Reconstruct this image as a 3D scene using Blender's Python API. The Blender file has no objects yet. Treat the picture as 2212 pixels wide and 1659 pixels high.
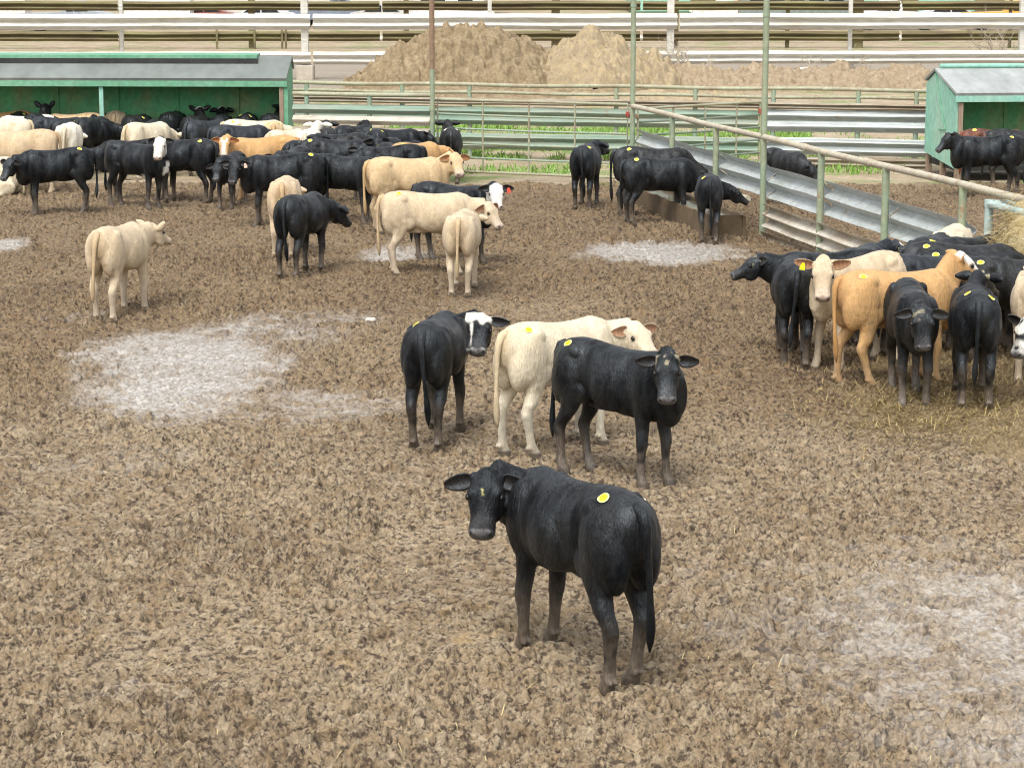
import bpy, math, random
import numpy as np
from mathutils import Vector, Matrix
from mathutils.bvhtree import BVHTree

R = math.radians
scene = bpy.context.scene
col = scene.collection
rng = random.Random(7)

# ------------------------------------------------------------------ camera geometry
# pixel measures of the photograph (2212 wide) turned into places on the ground
FPX, HORIZON, CAMH = 4920.0, -80.0, 4.0
CX, CY = 1106.0, 829.5
TH = math.atan((CY - HORIZON) / FPX)
CT, ST = math.cos(TH), math.sin(TH)


def ray(px, py):
    u, v = (px - CX) / FPX, (CY - py) / FPX
    return np.array([u, CT + ST * v, -ST + CT * v])


def G(px, py, z=0.0):
    d = ray(px, py)
    k = (z - CAMH) / d[2]
    return np.array([d[0] * k, d[1] * k, z])


def hz(py, Y):
    """height of a point seen at picture row py and standing at distance Y"""
    d = ray(CX, py)
    return CAMH + d[2] / d[1] * Y


def PX(p):
    x, y, z = p[0], p[1], p[2] - CAMH
    d = y * CT - z * ST
    return CX + FPX * x / d, CY - FPX * (y * ST + z * CT) / d


# ------------------------------------------------------------------ noise
def hsh(ix, iy, iz, s):
    n = (ix * 374761393 + iy * 668265263 + iz * 1440662683 + s * 974634777) & 0xffffffff
    n = ((n ^ (n >> 13)) * 1274126177) & 0xffffffff
    return ((n ^ (n >> 16)) & 0xffff) / 65535.0


def vn2(x, y, s=0):
    ix, iy = np.floor(x).astype(np.int64), np.floor(y).astype(np.int64)
    fx, fy = x - ix, y - iy
    fx, fy = fx * fx * fx * (fx * (fx * 6 - 15) + 10), fy * fy * fy * (fy * (fy * 6 - 15) + 10)
    a = hsh(ix, iy, 0, s) * (1 - fx) + hsh(ix + 1, iy, 0, s) * fx
    b = hsh(ix, iy + 1, 0, s) * (1 - fx) + hsh(ix + 1, iy + 1, 0, s) * fx
    return a * (1 - fy) + b * fy


def pn2(x, y, s=0):
    ix, iy = np.floor(x).astype(np.int64), np.floor(y).astype(np.int64)
    fx, fy = x - ix, y - iy
    u, v = fx * fx * fx * (fx * (fx * 6 - 15) + 10), fy * fy * fy * (fy * (fy * 6 - 15) + 10)

    def g(dx, dy):
        a = 6.2831853 * hsh(ix + dx, iy + dy, 7, s)
        return np.cos(a) * (fx - dx) + np.sin(a) * (fy - dy)
    return ((g(0, 0) * (1 - u) + g(1, 0) * u) * (1 - v) + (g(0, 1) * (1 - u) + g(1, 1) * u) * v) * 1.41


def fb2(x, y, s=0, o=4, g=.5):
    t, a, n = 0, 1, 0
    for k in range(o):
        t = t + a * vn2(x * 2 ** k + 17.3 * k, y * 2 ** k - 9.1 * k, s + k)
        n += a
        a *= g
    return t / n


def vn3(p, f, s=0):
    q = p * f
    i = np.floor(q).astype(np.int64)
    w = q - i
    w = w * w * (3 - 2 * w)
    r = 0
    for dx in (0, 1):
        for dy in (0, 1):
            for dz in (0, 1):
                k = (w[:, 0] if dx else 1 - w[:, 0]) * (w[:, 1] if dy else 1 - w[:, 1]) * (w[:, 2] if dz else 1 - w[:, 2])
                r = r + k * hsh(i[:, 0] + dx, i[:, 1] + dy, i[:, 2] + dz, s)
    return r


def worley(x, y, s=0):
    """nearest and second nearest cell point, and a random number of the nearest cell"""
    ix, iy = np.floor(x).astype(np.int64), np.floor(y).astype(np.int64)
    f1 = np.full(x.shape, 9.0)
    f2 = np.full(x.shape, 9.0)
    idn = np.zeros(x.shape)
    for dx in (-1, 0, 1):
        for dy in (-1, 0, 1):
            cx, cy = ix + dx, iy + dy
            px = cx + hsh(cx, cy, 1, s)
            py = cy + hsh(cx, cy, 2, s)
            d = np.sqrt((px - x) ** 2 + (py - y) ** 2)
            idn = np.where(d < f1, hsh(cx, cy, 3, s), idn)
            f2 = np.minimum(f2, np.maximum(f1, d))
            f1 = np.minimum(f1, d)
    return f1, f2, idn


def sst(a, b, x):
    t = np.clip((x - a) / (b - a), 0, 1)
    return t * t * (3 - 2 * t)


# ------------------------------------------------------------------ materials
def nodes(name):
    m = bpy.data.materials.new(name)
    m.use_nodes = True
    nt = m.node_tree
    return m, nt, nt.nodes['Principled BSDF']


def N(nt, t, **k):
    n = nt.nodes.new(t)
    for a, v in k.items():
        if a in n.inputs:
            n.inputs[a].default_value = v
        else:
            setattr(n, a, v)
    return n


def noise(nt, vec, scale, detail=4, rough=.55, stretch=None):
    n = N(nt, 'ShaderNodeTexNoise')
    n.inputs['Scale'].default_value = scale
    n.inputs['Detail'].default_value = detail
    n.inputs['Roughness'].default_value = rough
    if stretch:
        mp = N(nt, 'ShaderNodeMapping')
        mp.inputs['Scale'].default_value = stretch
        nt.links.new(vec, mp.inputs[0])
        vec = mp.outputs[0]
    nt.links.new(vec, n.inputs['Vector'])
    return n.outputs['Fac']


def ramp(nt, fac, stops):
    r = N(nt, 'ShaderNodeValToRGB')
    els = r.color_ramp.elements
    while len(els) < len(stops):
        els.new(.5)
    for e, (p, c) in zip(els, stops):
        e.position = p
        e.color = (*c, 1) if not isinstance(c, (int, float)) else (c, c, c, 1)
    nt.links.new(fac, r.inputs[0])
    return r.outputs[0]


def mix(nt, fac, a, b, mode='MIX'):
    m = N(nt, 'ShaderNodeMix', data_type='RGBA', blend_type=mode)
    for sock, v in ((m.inputs[0], fac), (m.inputs[6], a), (m.inputs[7], b)):
        if isinstance(v, bpy.types.NodeSocket):
            nt.links.new(v, sock)
        elif isinstance(v, (int, float)):
            sock.default_value = v
        else:
            sock.default_value = (*v, 1)
    return m.outputs[2]


def bump(nt, bs, h, strength, dist):
    b = N(nt, 'ShaderNodeBump')
    b.inputs['Strength'].default_value = strength
    b.inputs['Distance'].default_value = dist
    nt.links.new(h, b.inputs['Height'])
    nt.links.new(b.outputs[0], bs.inputs['Normal'])
    return b


def paint(name, base, worn, spot, scale=3, amount=.5, rough=.6, metal=0.0, stretch=(1, 1, 1), bmp=.25, spots=.62):
    """weathered paint or metal: base colour, a worn tone in patches and small spots"""
    m, nt, bs = nodes(name)
    oc = N(nt, 'ShaderNodeTexCoord').outputs['Object']
    a = noise(nt, oc, scale, 6, .62, stretch)
    b = noise(nt, oc, scale * 7, 5, .6, stretch)
    c = noise(nt, oc, scale * 2.3, 8, .7)
    f1 = ramp(nt, a, [(amount - .12, 0.0), (amount + .14, 1.0)])
    f2 = ramp(nt, c, [(spots, 0.0), (spots + .06, 1.0)])
    cl = mix(nt, f1, base, worn)
    cl = mix(nt, f2, cl, spot)
    v = ramp(nt, b, [(.25, .72), (.75, 1.15)])
    cl = mix(nt, 1.0, cl, v, 'MULTIPLY')
    nt.links.new(cl, bs.inputs['Base Color'])
    bs.inputs['Roughness'].default_value = rough
    bs.inputs['Metallic'].default_value = metal
    bump(nt, bs, b, bmp, .004)
    return m


M = {}
M['pipe'] = paint('weathered_pipe', (.36, .37, .25), (.30, .24, .16), (.55, .53, .42), 3, .55, .6)
M['pipe_pale'] = paint('pale_pipe', (.52, .47, .36), (.38, .32, .23), (.30, .20, .12), 4, .56, .6)
M['pipe_green'] = paint('green_pipe', (.26, .36, .27), (.33, .34, .22), (.40, .22, .13), 3, .52, .6)
M['pole'] = paint('pole_paint', (.27, .345, .235), (.33, .34, .22), (.33, .17, .10), 1.6, .52, .6)
M['pole_rust'] = paint('pole_rust', (.25, .15, .10), (.28, .20, .12), (.25, .30, .2), 2, .5, .7)
M['galv'] = paint('galvanised', (.33, .37, .37), (.26, .28, .26), (.26, .22, .17), 1.2, .54, .42, .12, (.4, 1, 3))
M['galv_bright'] = paint('bright_galvanised', (.50, .54, .54), (.42, .45, .42), (.36, .30, .22), 1.2, .54, .45, .1, (.4, 1, 3))
M['galv_low'] = paint('muddy_pale_sheet', (.56, .52, .44), (.40, .33, .24), (.26, .19, .12), 1.6, .55, .6, 0, (.4, 1, 2))
M['galv_green'] = paint('green_galvanised', (.15, .24, .175), (.24, .27, .21), (.22, .18, .12), 1.1, .5, .5, .05, (.3, 1, 3))
M['galv_dirty'] = paint('dirty_galvanised', (.36, .32, .25), (.24, .18, .12), (.20, .14, .09), 1.6, .52, .65, .0, (.4, 1, 2))
M['white'] = paint('old_white_paint', (.62, .60, .54), (.48, .45, .37), (.36, .30, .23), 1.3, .6, .55, 0, (.3, 1, 2), .15, .68)
M['brown'] = paint('mossy_brown_paint', (.125, .095, .05), (.21, .19, .085), (.45, .41, .30), 1.0, .5, .8, 0, (.25, 1, 2.5), .3, .69)
M['shed_green'] = paint('shed_green_paint', (.12, .34, .20), (.19, .39, .26), (.32, .30, .20), 1.6, .5, .6, 0, (1, 1, 1), .15, .70)
M['shed_pale'] = paint('faded_green_paint', (.26, .53, .42), (.36, .55, .44), (.34, .36, .27), 1.4, .55, .6, 0, (1, 1, .6), .12, .70)
M['shed_inner'] = paint('dirty_green_boards', (.10, .36, .16), (.24, .30, .14), (.34, .27, .15), 2.0, .56, .8, 0, (1, 1, .7), .3, .67)
M['roof'] = paint('roof_sheet', (.22, .24, .225), (.18, .20, .185), (.27, .27, .26), .45, .5, .5, .1, (1, .4, 1), .05, .75)
M['roof_pale'] = paint('pale_roof_sheet', (.40, .42, .41), (.33, .35, .34), (.52, .52, .50), .7, .5, .5, .1, (1, .3, 1), .05, .7)
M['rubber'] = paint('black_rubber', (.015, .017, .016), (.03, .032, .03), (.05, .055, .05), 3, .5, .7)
M['wood'] = paint('bare_wood', (.36, .27, .20), (.25, .18, .13), (.45, .38, .30), 5, .5, .85, 0, (3, 3, .4), .4)
M['concrete'] = paint('concrete', (.50, .45, .37), (.40, .35, .28), (.30, .26, .2), 2.5, .55, .9, 0, (1, 1, 1), .4)
M['trough'] = paint('stained_concrete', (.17, .12, .07), (.11, .078, .045), (.40, .33, .22), 2.5, .5, .9, 0, (1, 1, 1), .5)
M['red'] = paint('red_paint', (.40, .07, .05), (.30, .10, .07), (.2, .1, .06), 4, .55, .6)
M['glass'] = paint('dark_glass', (.02, .025, .03), (.05, .06, .07), (.1, .1, .1), 2, .6, .12)
M['tyre'] = paint('tyre_rubber', (.02, .02, .02), (.04, .038, .035), (.07, .06, .05), 6, .55, .85)
M['sandy'] = None


def hay_mat(name, a, b, c):
    m, nt, bs = nodes(name)
    oc = N(nt, 'ShaderNodeTexCoord').outputs['Object']
    f = noise(nt, oc, 5, 6, .7)
    g = noise(nt, oc, 45, 4, .7, (1, 1, 2.5))
    cl = ramp(nt, f, [(.3, a), (.5, b), (.7, c)])
    cl = mix(nt, 1.0, cl, ramp(nt, g, [(.3, .55), (.7, 1.25)]), 'MULTIPLY')
    nt.links.new(cl, bs.inputs['Base Color'])
    bs.inputs['Roughness'].default_value = .95
    bump(nt, bs, g, .8, .03)
    return m


M['hay'] = hay_mat('hay', (.42, .31, .13), (.56, .44, .22), (.64, .56, .34))
M['old_hay'] = hay_mat('old_hay_heap', (.28, .22, .145), (.41, .325, .205), (.52, .40, .21))
M['manure'] = hay_mat('manure', (.17, .122, .068), (.30, .225, .13), (.42, .335, .21))
M['rubble'] = hay_mat('dry_earth', (.27, .20, .125), (.37, .285, .185), (.45, .37, .255))


def coat_mat(name, rough, spec, sheen, fur):
    m, nt, bs = nodes(name)
    at = N(nt, 'ShaderNodeAttribute', attribute_name='coat')
    oc = N(nt, 'ShaderNodeTexCoord').outputs['Object']
    fine = noise(nt, oc, 75, 3, .6, (1, 1, .28))
    mid = noise(nt, oc, 10, 4, .6, (1.2, 1, .38))
    v = ramp(nt, fine, [(.25, 1 - fur), (.75, 1 + fur)])
    v2 = ramp(nt, mid, [(.3, 1 - fur * .7), (.7, 1 + fur * .7)])
    cl = mix(nt, 1.0, at.outputs['Color'], v, 'MULTIPLY')
    cl = mix(nt, 1.0, cl, v2, 'MULTIPLY')
    nt.links.new(cl, bs.inputs['Base Color'])
    rr = N(nt, 'ShaderNodeMapRange')
    nt.links.new(mid, rr.inputs[0])
    rr.inputs[1].default_value, rr.inputs[2].default_value = .3, .7
    rr.inputs[3].default_value, rr.inputs[4].default_value = rough - .12, rough + .16
    nt.links.new(rr.outputs[0], bs.inputs['Roughness'])
    slick = noise(nt, oc, 4.2, 4, .62, (1.3, 1, .55))
    sp = N(nt, 'ShaderNodeMapRange')
    nt.links.new(slick, sp.inputs[0])
    sp.inputs[1].default_value, sp.inputs[2].default_value = .36, .66
    sp.inputs[3].default_value, sp.inputs[4].default_value = spec * .22, spec * 1.75
    nt.links.new(sp.outputs[0], bs.inputs['Specular IOR Level'])
    if name == 'dark_coat':
        bs.inputs['Specular Tint'].default_value = (.86, .94, 1.0, 1)  # cool tone of the sky light put into the coat's highlights
    bs.inputs['Sheen Weight'].default_value = sheen
    bs.inputs['Sheen Roughness'].default_value = .4
    add = N(nt, 'ShaderNodeMath', operation='MULTIPLY_ADD')
    nt.links.new(mid, add.inputs[0])
    add.inputs[1].default_value = 1.1
    nt.links.new(fine, add.inputs[2])
    bump(nt, bs, add.outputs[0], 1.0, .009)
    return m


M['dark_coat'] = coat_mat('dark_coat', .42, .44, .02, .45)
M['pale_coat'] = coat_mat('pale_coat', .75, .25, .10, .17)
m, nt, bs = nodes('eye')
bs.inputs['Base Color'].default_value = (.008, .006, .005, 1)
bs.inputs['Roughness'].default_value = .12
M['eye'] = m


def plain(name, c, rough=.5):
    m, nt, bs = nodes(name)
    oc = N(nt, 'ShaderNodeTexCoord').outputs['Object']
    v = ramp(nt, noise(nt, oc, 30, 3), [(.3, .85), (.7, 1.1)])
    nt.links.new(mix(nt, 1.0, c, v, 'MULTIPLY'), bs.inputs['Base Color'])
    bs.inputs['Roughness'].default_value = rough
    return m


M['tag_yellow'] = plain('sticker_yellow', (.86, .80, .02), .4)
M['tag_edge'] = plain('sticker_edge', (.90, .86, .38), .4)
M['tag_ink'] = plain('sticker_ink', (.60, .50, .02), .5)
M['tag_white'] = plain('sticker_white', (.85, .83, .68), .4)
M['tag_red'] = plain('ear_tag_red', (.75, .10, .06), .4)
M['tag_pink'] = plain('ear_tag_pale', (.80, .55, .42), .4)
M['straw'] = plain('straw', (.50, .42, .20), .8)
M['straw_green'] = plain('fresh_hay', (.40, .31, .13), .8)
M['twig'] = plain('twig', (.46, .40, .32), .9)
M['blade'] = plain('grass_blade', (.23, .39, .08), .6)
M['stone'] = plain('pale_stone', (.62, .58, .50), .9)


# ------------------------------------------------------------------ mesh helpers
class MB:
    def __init__(self):
        self.v, self.f = [], []

    def add(self, vs, fs):
        o = len(self.v)
        self.v += [tuple(map(float, p)) for p in vs]
        self.f += [tuple(i + o for i in f) for f in fs]
        return self

    def box(self, c, s, rz=0.0, bev=0.0):
        hx, hy, hh = s[0] / 2, s[1] / 2, s[2] / 2
        b = min(bev, hx * .9, hy * .9, hh * .9) if bev else min(hx, hy, hh) * .12
        vs = []
        for sx in (-1, 1):
            for sy in (-1, 1):
                for sz in (-1, 1):
                    for k in range(3):
                        p = [sx * (hx - (b if k != 0 else 0)), sy * (hy - (b if k != 1 else 0)), sz * (hh - (b if k != 2 else 0))]
                        vs.append(p)

        def ix(sx, sy, sz, k):
            return (((sx > 0) * 2 + (sy > 0)) * 2 + (sz > 0)) * 3 + k
        fs = []
        for s_ in (-1, 1):
            fs.append([ix(s_, a, b_, 0) for a, b_ in ((-1, -1), (1, -1), (1, 1), (-1, 1))][::s_])
            fs.append([ix(a, s_, b_, 1) for a, b_ in ((-1, -1), (1, -1), (1, 1), (-1, 1))][::-s_])
            fs.append([ix(a, b_, s_, 2) for a, b_ in ((-1, -1), (1, -1), (1, 1), (-1, 1))][::s_])
        for a in (-1, 1):
            for b_ in (-1, 1):
                fs.append([ix(a, b_, -1, 0), ix(a, b_, 1, 0), ix(a, b_, 1, 1), ix(a, b_, -1, 1)])
                fs.append([ix(a, -1, b_, 0), ix(a, 1, b_, 0), ix(a, 1, b_, 2), ix(a, -1, b_, 2)])
                fs.append([ix(-1, a, b_, 1), ix(1, a, b_, 1), ix(1, a, b_, 2), ix(-1, a, b_, 2)])
                for c_ in (-1, 1):
                    fs.append([ix(a, b_, c_, 0), ix(a, b_, c_, 1), ix(a, b_, c_, 2)])
        ca, sa = math.cos(rz), math.sin(rz)
        vs = [(c[0] + x * ca - y * sa, c[1] + x * sa + y * ca, c[2] + z) for x, y, z in vs]
        return self.add(vs, fs)

    def tube(self, pts, rad, n=10, cap=True):
        pts = [np.array(p, float) for p in pts]
        rads = rad if isinstance(rad, (list, tuple)) else [rad] * len(pts)
        vs, fs = [], []
        ref = None
        for i, p in enumerate(pts):
            t = pts[min(i + 1, len(pts) - 1)] - pts[max(i - 1, 0)]
            t = t / (np.linalg.norm(t) + 1e-9)
            if ref is None:
                ref = np.array([0, 0, 1.0]) if abs(t[2]) < .9 else np.array([1.0, 0, 0])
            a = np.cross(ref, t)
            a /= np.linalg.norm(a) + 1e-9
            b = np.cross(t, a)
            ref = b
            for k in range(n):
                an = 2 * math.pi * k / n
                vs.append(p + rads[i] * (math.cos(an) * a + math.sin(an) * b))
        for i in range(len(pts) - 1):
            for k in range(n):
                fs.append((i * n + k, i * n + (k + 1) % n, (i + 1) * n + (k + 1) % n, (i + 1) * n + k))
        if cap:
            fs.append(tuple(range(n))[::-1])
            fs.append(tuple(range((len(pts) - 1) * n, len(pts) * n)))
        return self.add(vs, fs)

    def prism(self, poly, d, o=(0, 0, 0), ax=(1, 0, 0), ay=(0, 0, 1), an=(0, 1, 0)):
        """polygon in the plane (ax, ay) pushed a length d along an"""
        o, ax, ay, an = map(lambda q: np.array(q, float), (o, ax, ay, an))
        n = len(poly)
        a = [o + ax * x + ay * y for x, y in poly]
        b = [p + an * d for p in a]
        fs = [tuple(range(n)), tuple(range(n, 2 * n))[::-1]] + [(i, i + n, (i + 1) % n + n, (i + 1) % n) for i in range(n)]
        return self.add(a + b, fs)

    def beam(self, a, b, z0, hgt, depth=.07, seed=0, side=1, dent=.012, step=.35, waves=2):
        """guardrail: corrugated sheet from a to b (ground points), bottom edge z0"""
        a, b = np.array(a[:2], float), np.array(b[:2], float)
        L = np.linalg.norm(b - a)
        d = (b - a) / L
        nrm = np.array([d[1], -d[0]]) * side
        n = max(2, int(L / step))
        K = 8 * waves + 1
        vs, fs = [], []
        r = random.Random(seed)
        ph = r.random() * 6
        for face in (0, 1):
            for i in range(n + 1):
                s = L * i / n
                w = dent * (math.sin(s * 1.9 + ph) + .6 * math.sin(s * 4.7 + ph * 2))
                lift = dent * .8 * math.sin(s * .8 + ph)
                for k in range(K):
                    t = k / (K - 1)
                    off = depth * .5 * (1 - math.cos(2 * math.pi * waves * t)) + w * (.4 + .6 * math.sin(math.pi * t)) - face * .006
                    p = a + d * s + nrm * off
                    vs.append((p[0], p[1], z0 + hgt * t + lift * (.5 + .5 * math.sin(s * 3.1 + t * 4))))
        o = (n + 1) * K
        for i in range(n):
            for k in range(K - 1):
                q = (i * K + k, (i + 1) * K + k, (i + 1) * K + k + 1, i * K + k + 1)
                fs.append(q)
                fs.append(tuple(x + o for x in q[::-1]))
            for k in (0, K - 1):
                fs.append((i * K + k, (i + 1) * K + k, (i + 1) * K + k + o, i * K + k + o))
        for i in (0, n):
            for k in range(K - 1):
                fs.append((i * K + k, i * K + k + 1, i * K + k + 1 + o, i * K + k + o))
        return self.add(vs, fs)

    def build(self, name, mat, parent=None, smooth=True, loc=None):
        me = bpy.data.meshes.new(name)
        v = self.v
        if loc is not None:
            v = [(x - loc[0], y - loc[1], z - loc[2]) for x, y, z in v]
        me.from_pydata(v, [], self.f)
        me.materials.append(mat)
        if smooth:
            me.polygons.foreach_set('use_smooth', [True] * len(me.polygons))
            try:
                me.set_sharp_from_angle(angle=R(38))
            except Exception:
                pass
        me.update()
        o = bpy.data.objects.new(name, me)
        col.objects.link(o)
        if loc is not None:
            o.location = loc
        if parent is not None:
            o.parent = parent
        return o


def tag(o, label, cat, group=None, kind=None):
    if label:
        o['label'] = label
    if cat:
        o['category'] = cat
    if group:
        o['group'] = group
    if kind:
        o['kind'] = kind
    return o


def thing(name, loc, label, cat, group=None, rz=0.0):
    o = bpy.data.objects.new(name, None)
    o.empty_display_size = .2
    col.objects.link(o)
    o.location = loc
    o.rotation_euler = (0, 0, rz)
    return tag(o, label, cat, group)


def grid_mesh(name, V, nr, nc, mat, attrs=None):
    me = bpy.data.meshes.new(name)
    nv = nr * nc
    me.vertices.add(nv)
    me.vertices.foreach_set('co', V.astype(np.float32).ravel())
    i = np.arange(nr - 1)[:, None] * nc + np.arange(nc - 1)[None, :]
    q = np.stack([i, i + 1, i + nc + 1, i + nc], -1).reshape(-1, 4)
    me.loops.add(q.size)
    me.loops.foreach_set('vertex_index', q.ravel().astype(np.int32))
    me.polygons.add(len(q))
    me.polygons.foreach_set('loop_start', np.arange(0, q.size, 4, dtype=np.int32))
    me.polygons.foreach_set('loop_total', np.full(len(q), 4, np.int32))
    me.polygons.foreach_set('use_smooth', np.ones(len(q), bool))
    for k, a in (attrs or {}).items():
        at = me.attributes.new(k, 'FLOAT', 'POINT')
        at.data.foreach_set('value', a.astype(np.float32).ravel())
    me.update()
    me.validate()
    me.materials.append(mat)
    o = bpy.data.objects.new(name, me)
    col.objects.link(o)
    return o


# ------------------------------------------------------------------ ground
def ground_height(X, Y):
    """churned, hoof-pocked manure of the yard"""
    wx = X + .06 * (fb2(X * 9, Y * 9, 50, 2) - .5)
    wy = Y + .06 * (fb2(X * 9, Y * 9, 60, 2) - .5)
    amp = .35 + .95 * sst(.25, .75, fb2(X * .55, Y * .45, 71, 4, .6))
    lump = np.zeros_like(X)
    for k, (wl, a) in enumerate(((.19, .050), (.105, .062), (.056, .046), (.030, .022))):
        lump = lump + a * (np.abs(pn2(wx / wl + 31 * k, wy / wl - 17 * k, 40 + k)) - .18)
    lump = lump * amp
    pit1, _, ic = worley(wx / .42, wy / .38, 21)
    pit = (-.130 * (1 - sst(.10, .30, pit1)) + .020 * sst(.2, .32, pit1) * (1 - sst(.32, .48, pit1))) * (ic > .45)
    pit2, _, ie = worley(wx / .125, wy / .105, 27)
    pit = pit - .085 * (1 - sst(.10, .34, pit2)) * (ie > .38)
    med = .085 * (fb2(X * 1.6, Y * 1.6, 11, 4) - .5)
    big = .14 * (fb2(X * .35, Y * .35, 31, 3) - .5)
    fine = .016 * (fb2(X * 34, Y * 34, 77, 2) - .5)
    return lump + pit + med - .005, fine + big * .5


WET = [(415, 800, 280, 118, 1.0), (560, 725, 230, 50, .62), (330, 760, 200, 60, .8), (700, 690, 200, 26, .6), (640, 875, 330, 52, .58), (850, 548, 100, 24, 1.0),
       (1420, 545, 230, 32, 1.0), (2060, 1400, 520, 330, .66), (2150, 1340, 320, 160, .76), (2200, 1570, 230, 200, .66), (1720, 1360, 330, 90, .42), (10, 527, 70, 20, .9),
       (300, 1000, 400, 50, .28), (1450, 1250, 260, 40, .3), (150, 690, 130, 20, .3), (300, 1500, 300, 60, .35)]


def wet_mask(X, Y):
    w = np.zeros_like(X)
    for cx, cy, rx, ry, s in WET:
        c = G(cx, cy)
        kx = rx / FPX * c[1]
        ky = abs(G(cx, cy - ry)[1] - G(cx, cy + ry)[1]) / 2
        d = ((X - c[0]) / kx) ** 2 + ((Y - c[1]) / ky) ** 2
        w = np.maximum(w, s * np.clip(1.15 - d, 0, 1))
    n = fb2(X * 1.3, Y * .9, 91, 5, .6)
    n2 = fb2(X * 7, Y * 7, 95, 3, .6)
    return sst(.17, .98, w * .84 + (n - .5) * .55 + (n2 - .5) * .6) * sst(0, .25, w)


rows = np.concatenate([[G(CX, 3000)[1]], np.array([G(CX, p)[1] for p in np.linspace(1760, 366, 1180)])])
yfar = G(CX, 366)[1]
rows = np.concatenate([rows, np.linspace(yfar + .25, 60, 90), np.linspace(60.5, 125, 120), [135, 150, 170, 200, 260, 350, 600, 1200, 2500]])
ud = np.linspace(-.28, .28, 1440)
uo = np.array([.30, .35, .45, .7, 1.2, 2.5, 6, 15])
cols = np.concatenate([-uo[::-1], ud, uo])
YY, UU = np.meshgrid(rows, cols, indexing='ij')
XX = UU * YY
ZZ = np.zeros_like(XX)
lump, soft = ground_height(XX, YY)
wet = wet_mask(XX, YY) * (YY < 43)
wet = wet * (1 - .22 * (1 - sst(15, 20, YY)))
near = 1 - sst(40.6, 42.0, YY + .5 * (fb2(XX * .8, YY * .8, 4, 2) - .5))
edge = .10 * np.exp(-((YY - 41.0 - .5 * (fb2(XX * .6, XX * .6, 8, 2) - .5)) / .35) ** 2) * (.4 + fb2(XX * 2, YY * 2, 6, 3))
far = 1 - near
quiet = (1 - .84 * wet)
inner = np.abs(UU) < .285
ZZ = near * (lump * quiet + soft) - .012 * wet + edge + far * (.03 * (fb2(XX * 2.5, YY * 2.5, 14, 3) - .5))
ZZ = np.where(inner, ZZ, 0.0)
ZZ[YY > 128] = 0

m, nt, bs = nodes('ground_soil')
geo = N(nt, 'ShaderNodeNewGeometry').outputs['Position']
wn = N(nt, 'ShaderNodeAttribute', attribute_name='wet').outputs['Fac']
zo = N(nt, 'ShaderNodeAttribute', attribute_name='far').outputs['Fac']
bd = N(nt, 'ShaderNodeAttribute', attribute_name='litter').outputs['Fac']
mo = N(nt, 'ShaderNodeAttribute', attribute_name='moist').outputs['Fac']
n1 = noise(nt, geo, .42, 6, .62, (1, .7, 1))
n2 = noise(nt, geo, 7, 5, .65)
n3 = noise(nt, geo, 38, 4, .65)
soil = ramp(nt, n1, [(.30, (.155, .104, .056)), (.5, (.235, .168, .096)), (.70, (.315, .242, .150))])
soil = mix(nt, ramp(nt, n2, [(.40, .0), (.64, .8)]), soil, (.345, .28, .19))
soil = mix(nt, ramp(nt, noise(nt, geo, 21, 5, .66), [(.50, .0), (.60, .9)]), soil, (.050, .032, .021))  # random dark specks in the colour stand in for crevice shade
soil = mix(nt, ramp(nt, noise(nt, geo, 2.4, 6, .7), [(.60, .0), (.72, .55)]), soil, (.36, .25, .11))
soil = mix(nt, 1.0, soil, ramp(nt, n3, [(.28, .5), (.72, 1.4)]), 'MULTIPLY')
soil = mix(nt, mo, soil, mix(nt, 1.0, soil, (.76, .70, .62), 'MULTIPLY'))
soil = mix(nt, bd, soil, mix(nt, ramp(nt, n3, [(.35, .0), (.65, 1.0)]), (.12, .085, .04), (.31, .23, .12)))
wet_sheen = mix(nt, ramp(nt, noise(nt, geo, 20, 5, .68), [(.40, .0), (.57, 1.0)]), (.25, .21, .165), (.50, .475, .44))  # pale sky sheen of the wet mud, put into the base colour
soil = mix(nt, wn, soil, wet_sheen)
dry = ramp(nt, noise(nt, geo, .9, 6, .65), [(.3, (.28, .215, .135)), (.5, (.37, .29, .195)), (.72, (.46, .38, .27))])
dry = mix(nt, ramp(nt, noise(nt, geo, .35, 5, .7, (1, 1.4, 1)), [(.53, .0), (.62, .85)]), dry, (.17, .25, .06))
lane = N(nt, 'ShaderNodeAttribute', attribute_name='lane').outputs['Fac']
dry = mix(nt, lane, dry, mix(nt, noise(nt, geo, 1.2, 5, .6, (.2, 1, 1)), (.23, .19, .14), (.36, .31, .25)))
dry = mix(nt, 1.0, dry, ramp(nt, n2, [(.3, .78), (.7, 1.15)]), 'MULTIPLY')
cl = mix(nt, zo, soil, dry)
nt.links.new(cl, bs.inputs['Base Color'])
rg = N(nt, 'ShaderNodeMapRange')
nt.links.new(wn, rg.inputs[0])
rg.inputs[3].default_value, rg.inputs[4].default_value = .92, .22
nt.links.new(rg.outputs[0], bs.inputs['Roughness'])
bs.inputs['Specular IOR Level'].default_value = .5
bump(nt, bs, n3, .7, .03)
M['soil'] = m
lit = np.zeros_like(XX)
for cx, cy, rx, ry in ((2020, 880, 330, 90), (2150, 800, 200, 90), (1990, 800, 180, 60), (2200, 950, 170, 60)):
    c = G(cx, cy)
    kx, ky = rx / FPX * c[1], abs(G(cx, cy - ry)[1] - G(cx, cy + ry)[1]) / 2
    lit = np.maximum(lit, np.clip(1.1 - ((XX - c[0]) / kx) ** 2 - ((YY - c[1]) / ky) ** 2, 0, 1))
lit = sst(.3, .75, lit * .8 + (fb2(XX * 3, YY * 3, 41, 4, .6) - .5) * .9) * (lit > 0)
moist = sst(.25, .8, sst(14.5, 23, YY + 2.5 * (fb2(XX * .25, YY * .12, 88, 3) - .5)) * .75 + .5 * (fb2(XX * .35, YY * .25, 89, 4) - .5)) * (1 - .55 * wet)
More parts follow.
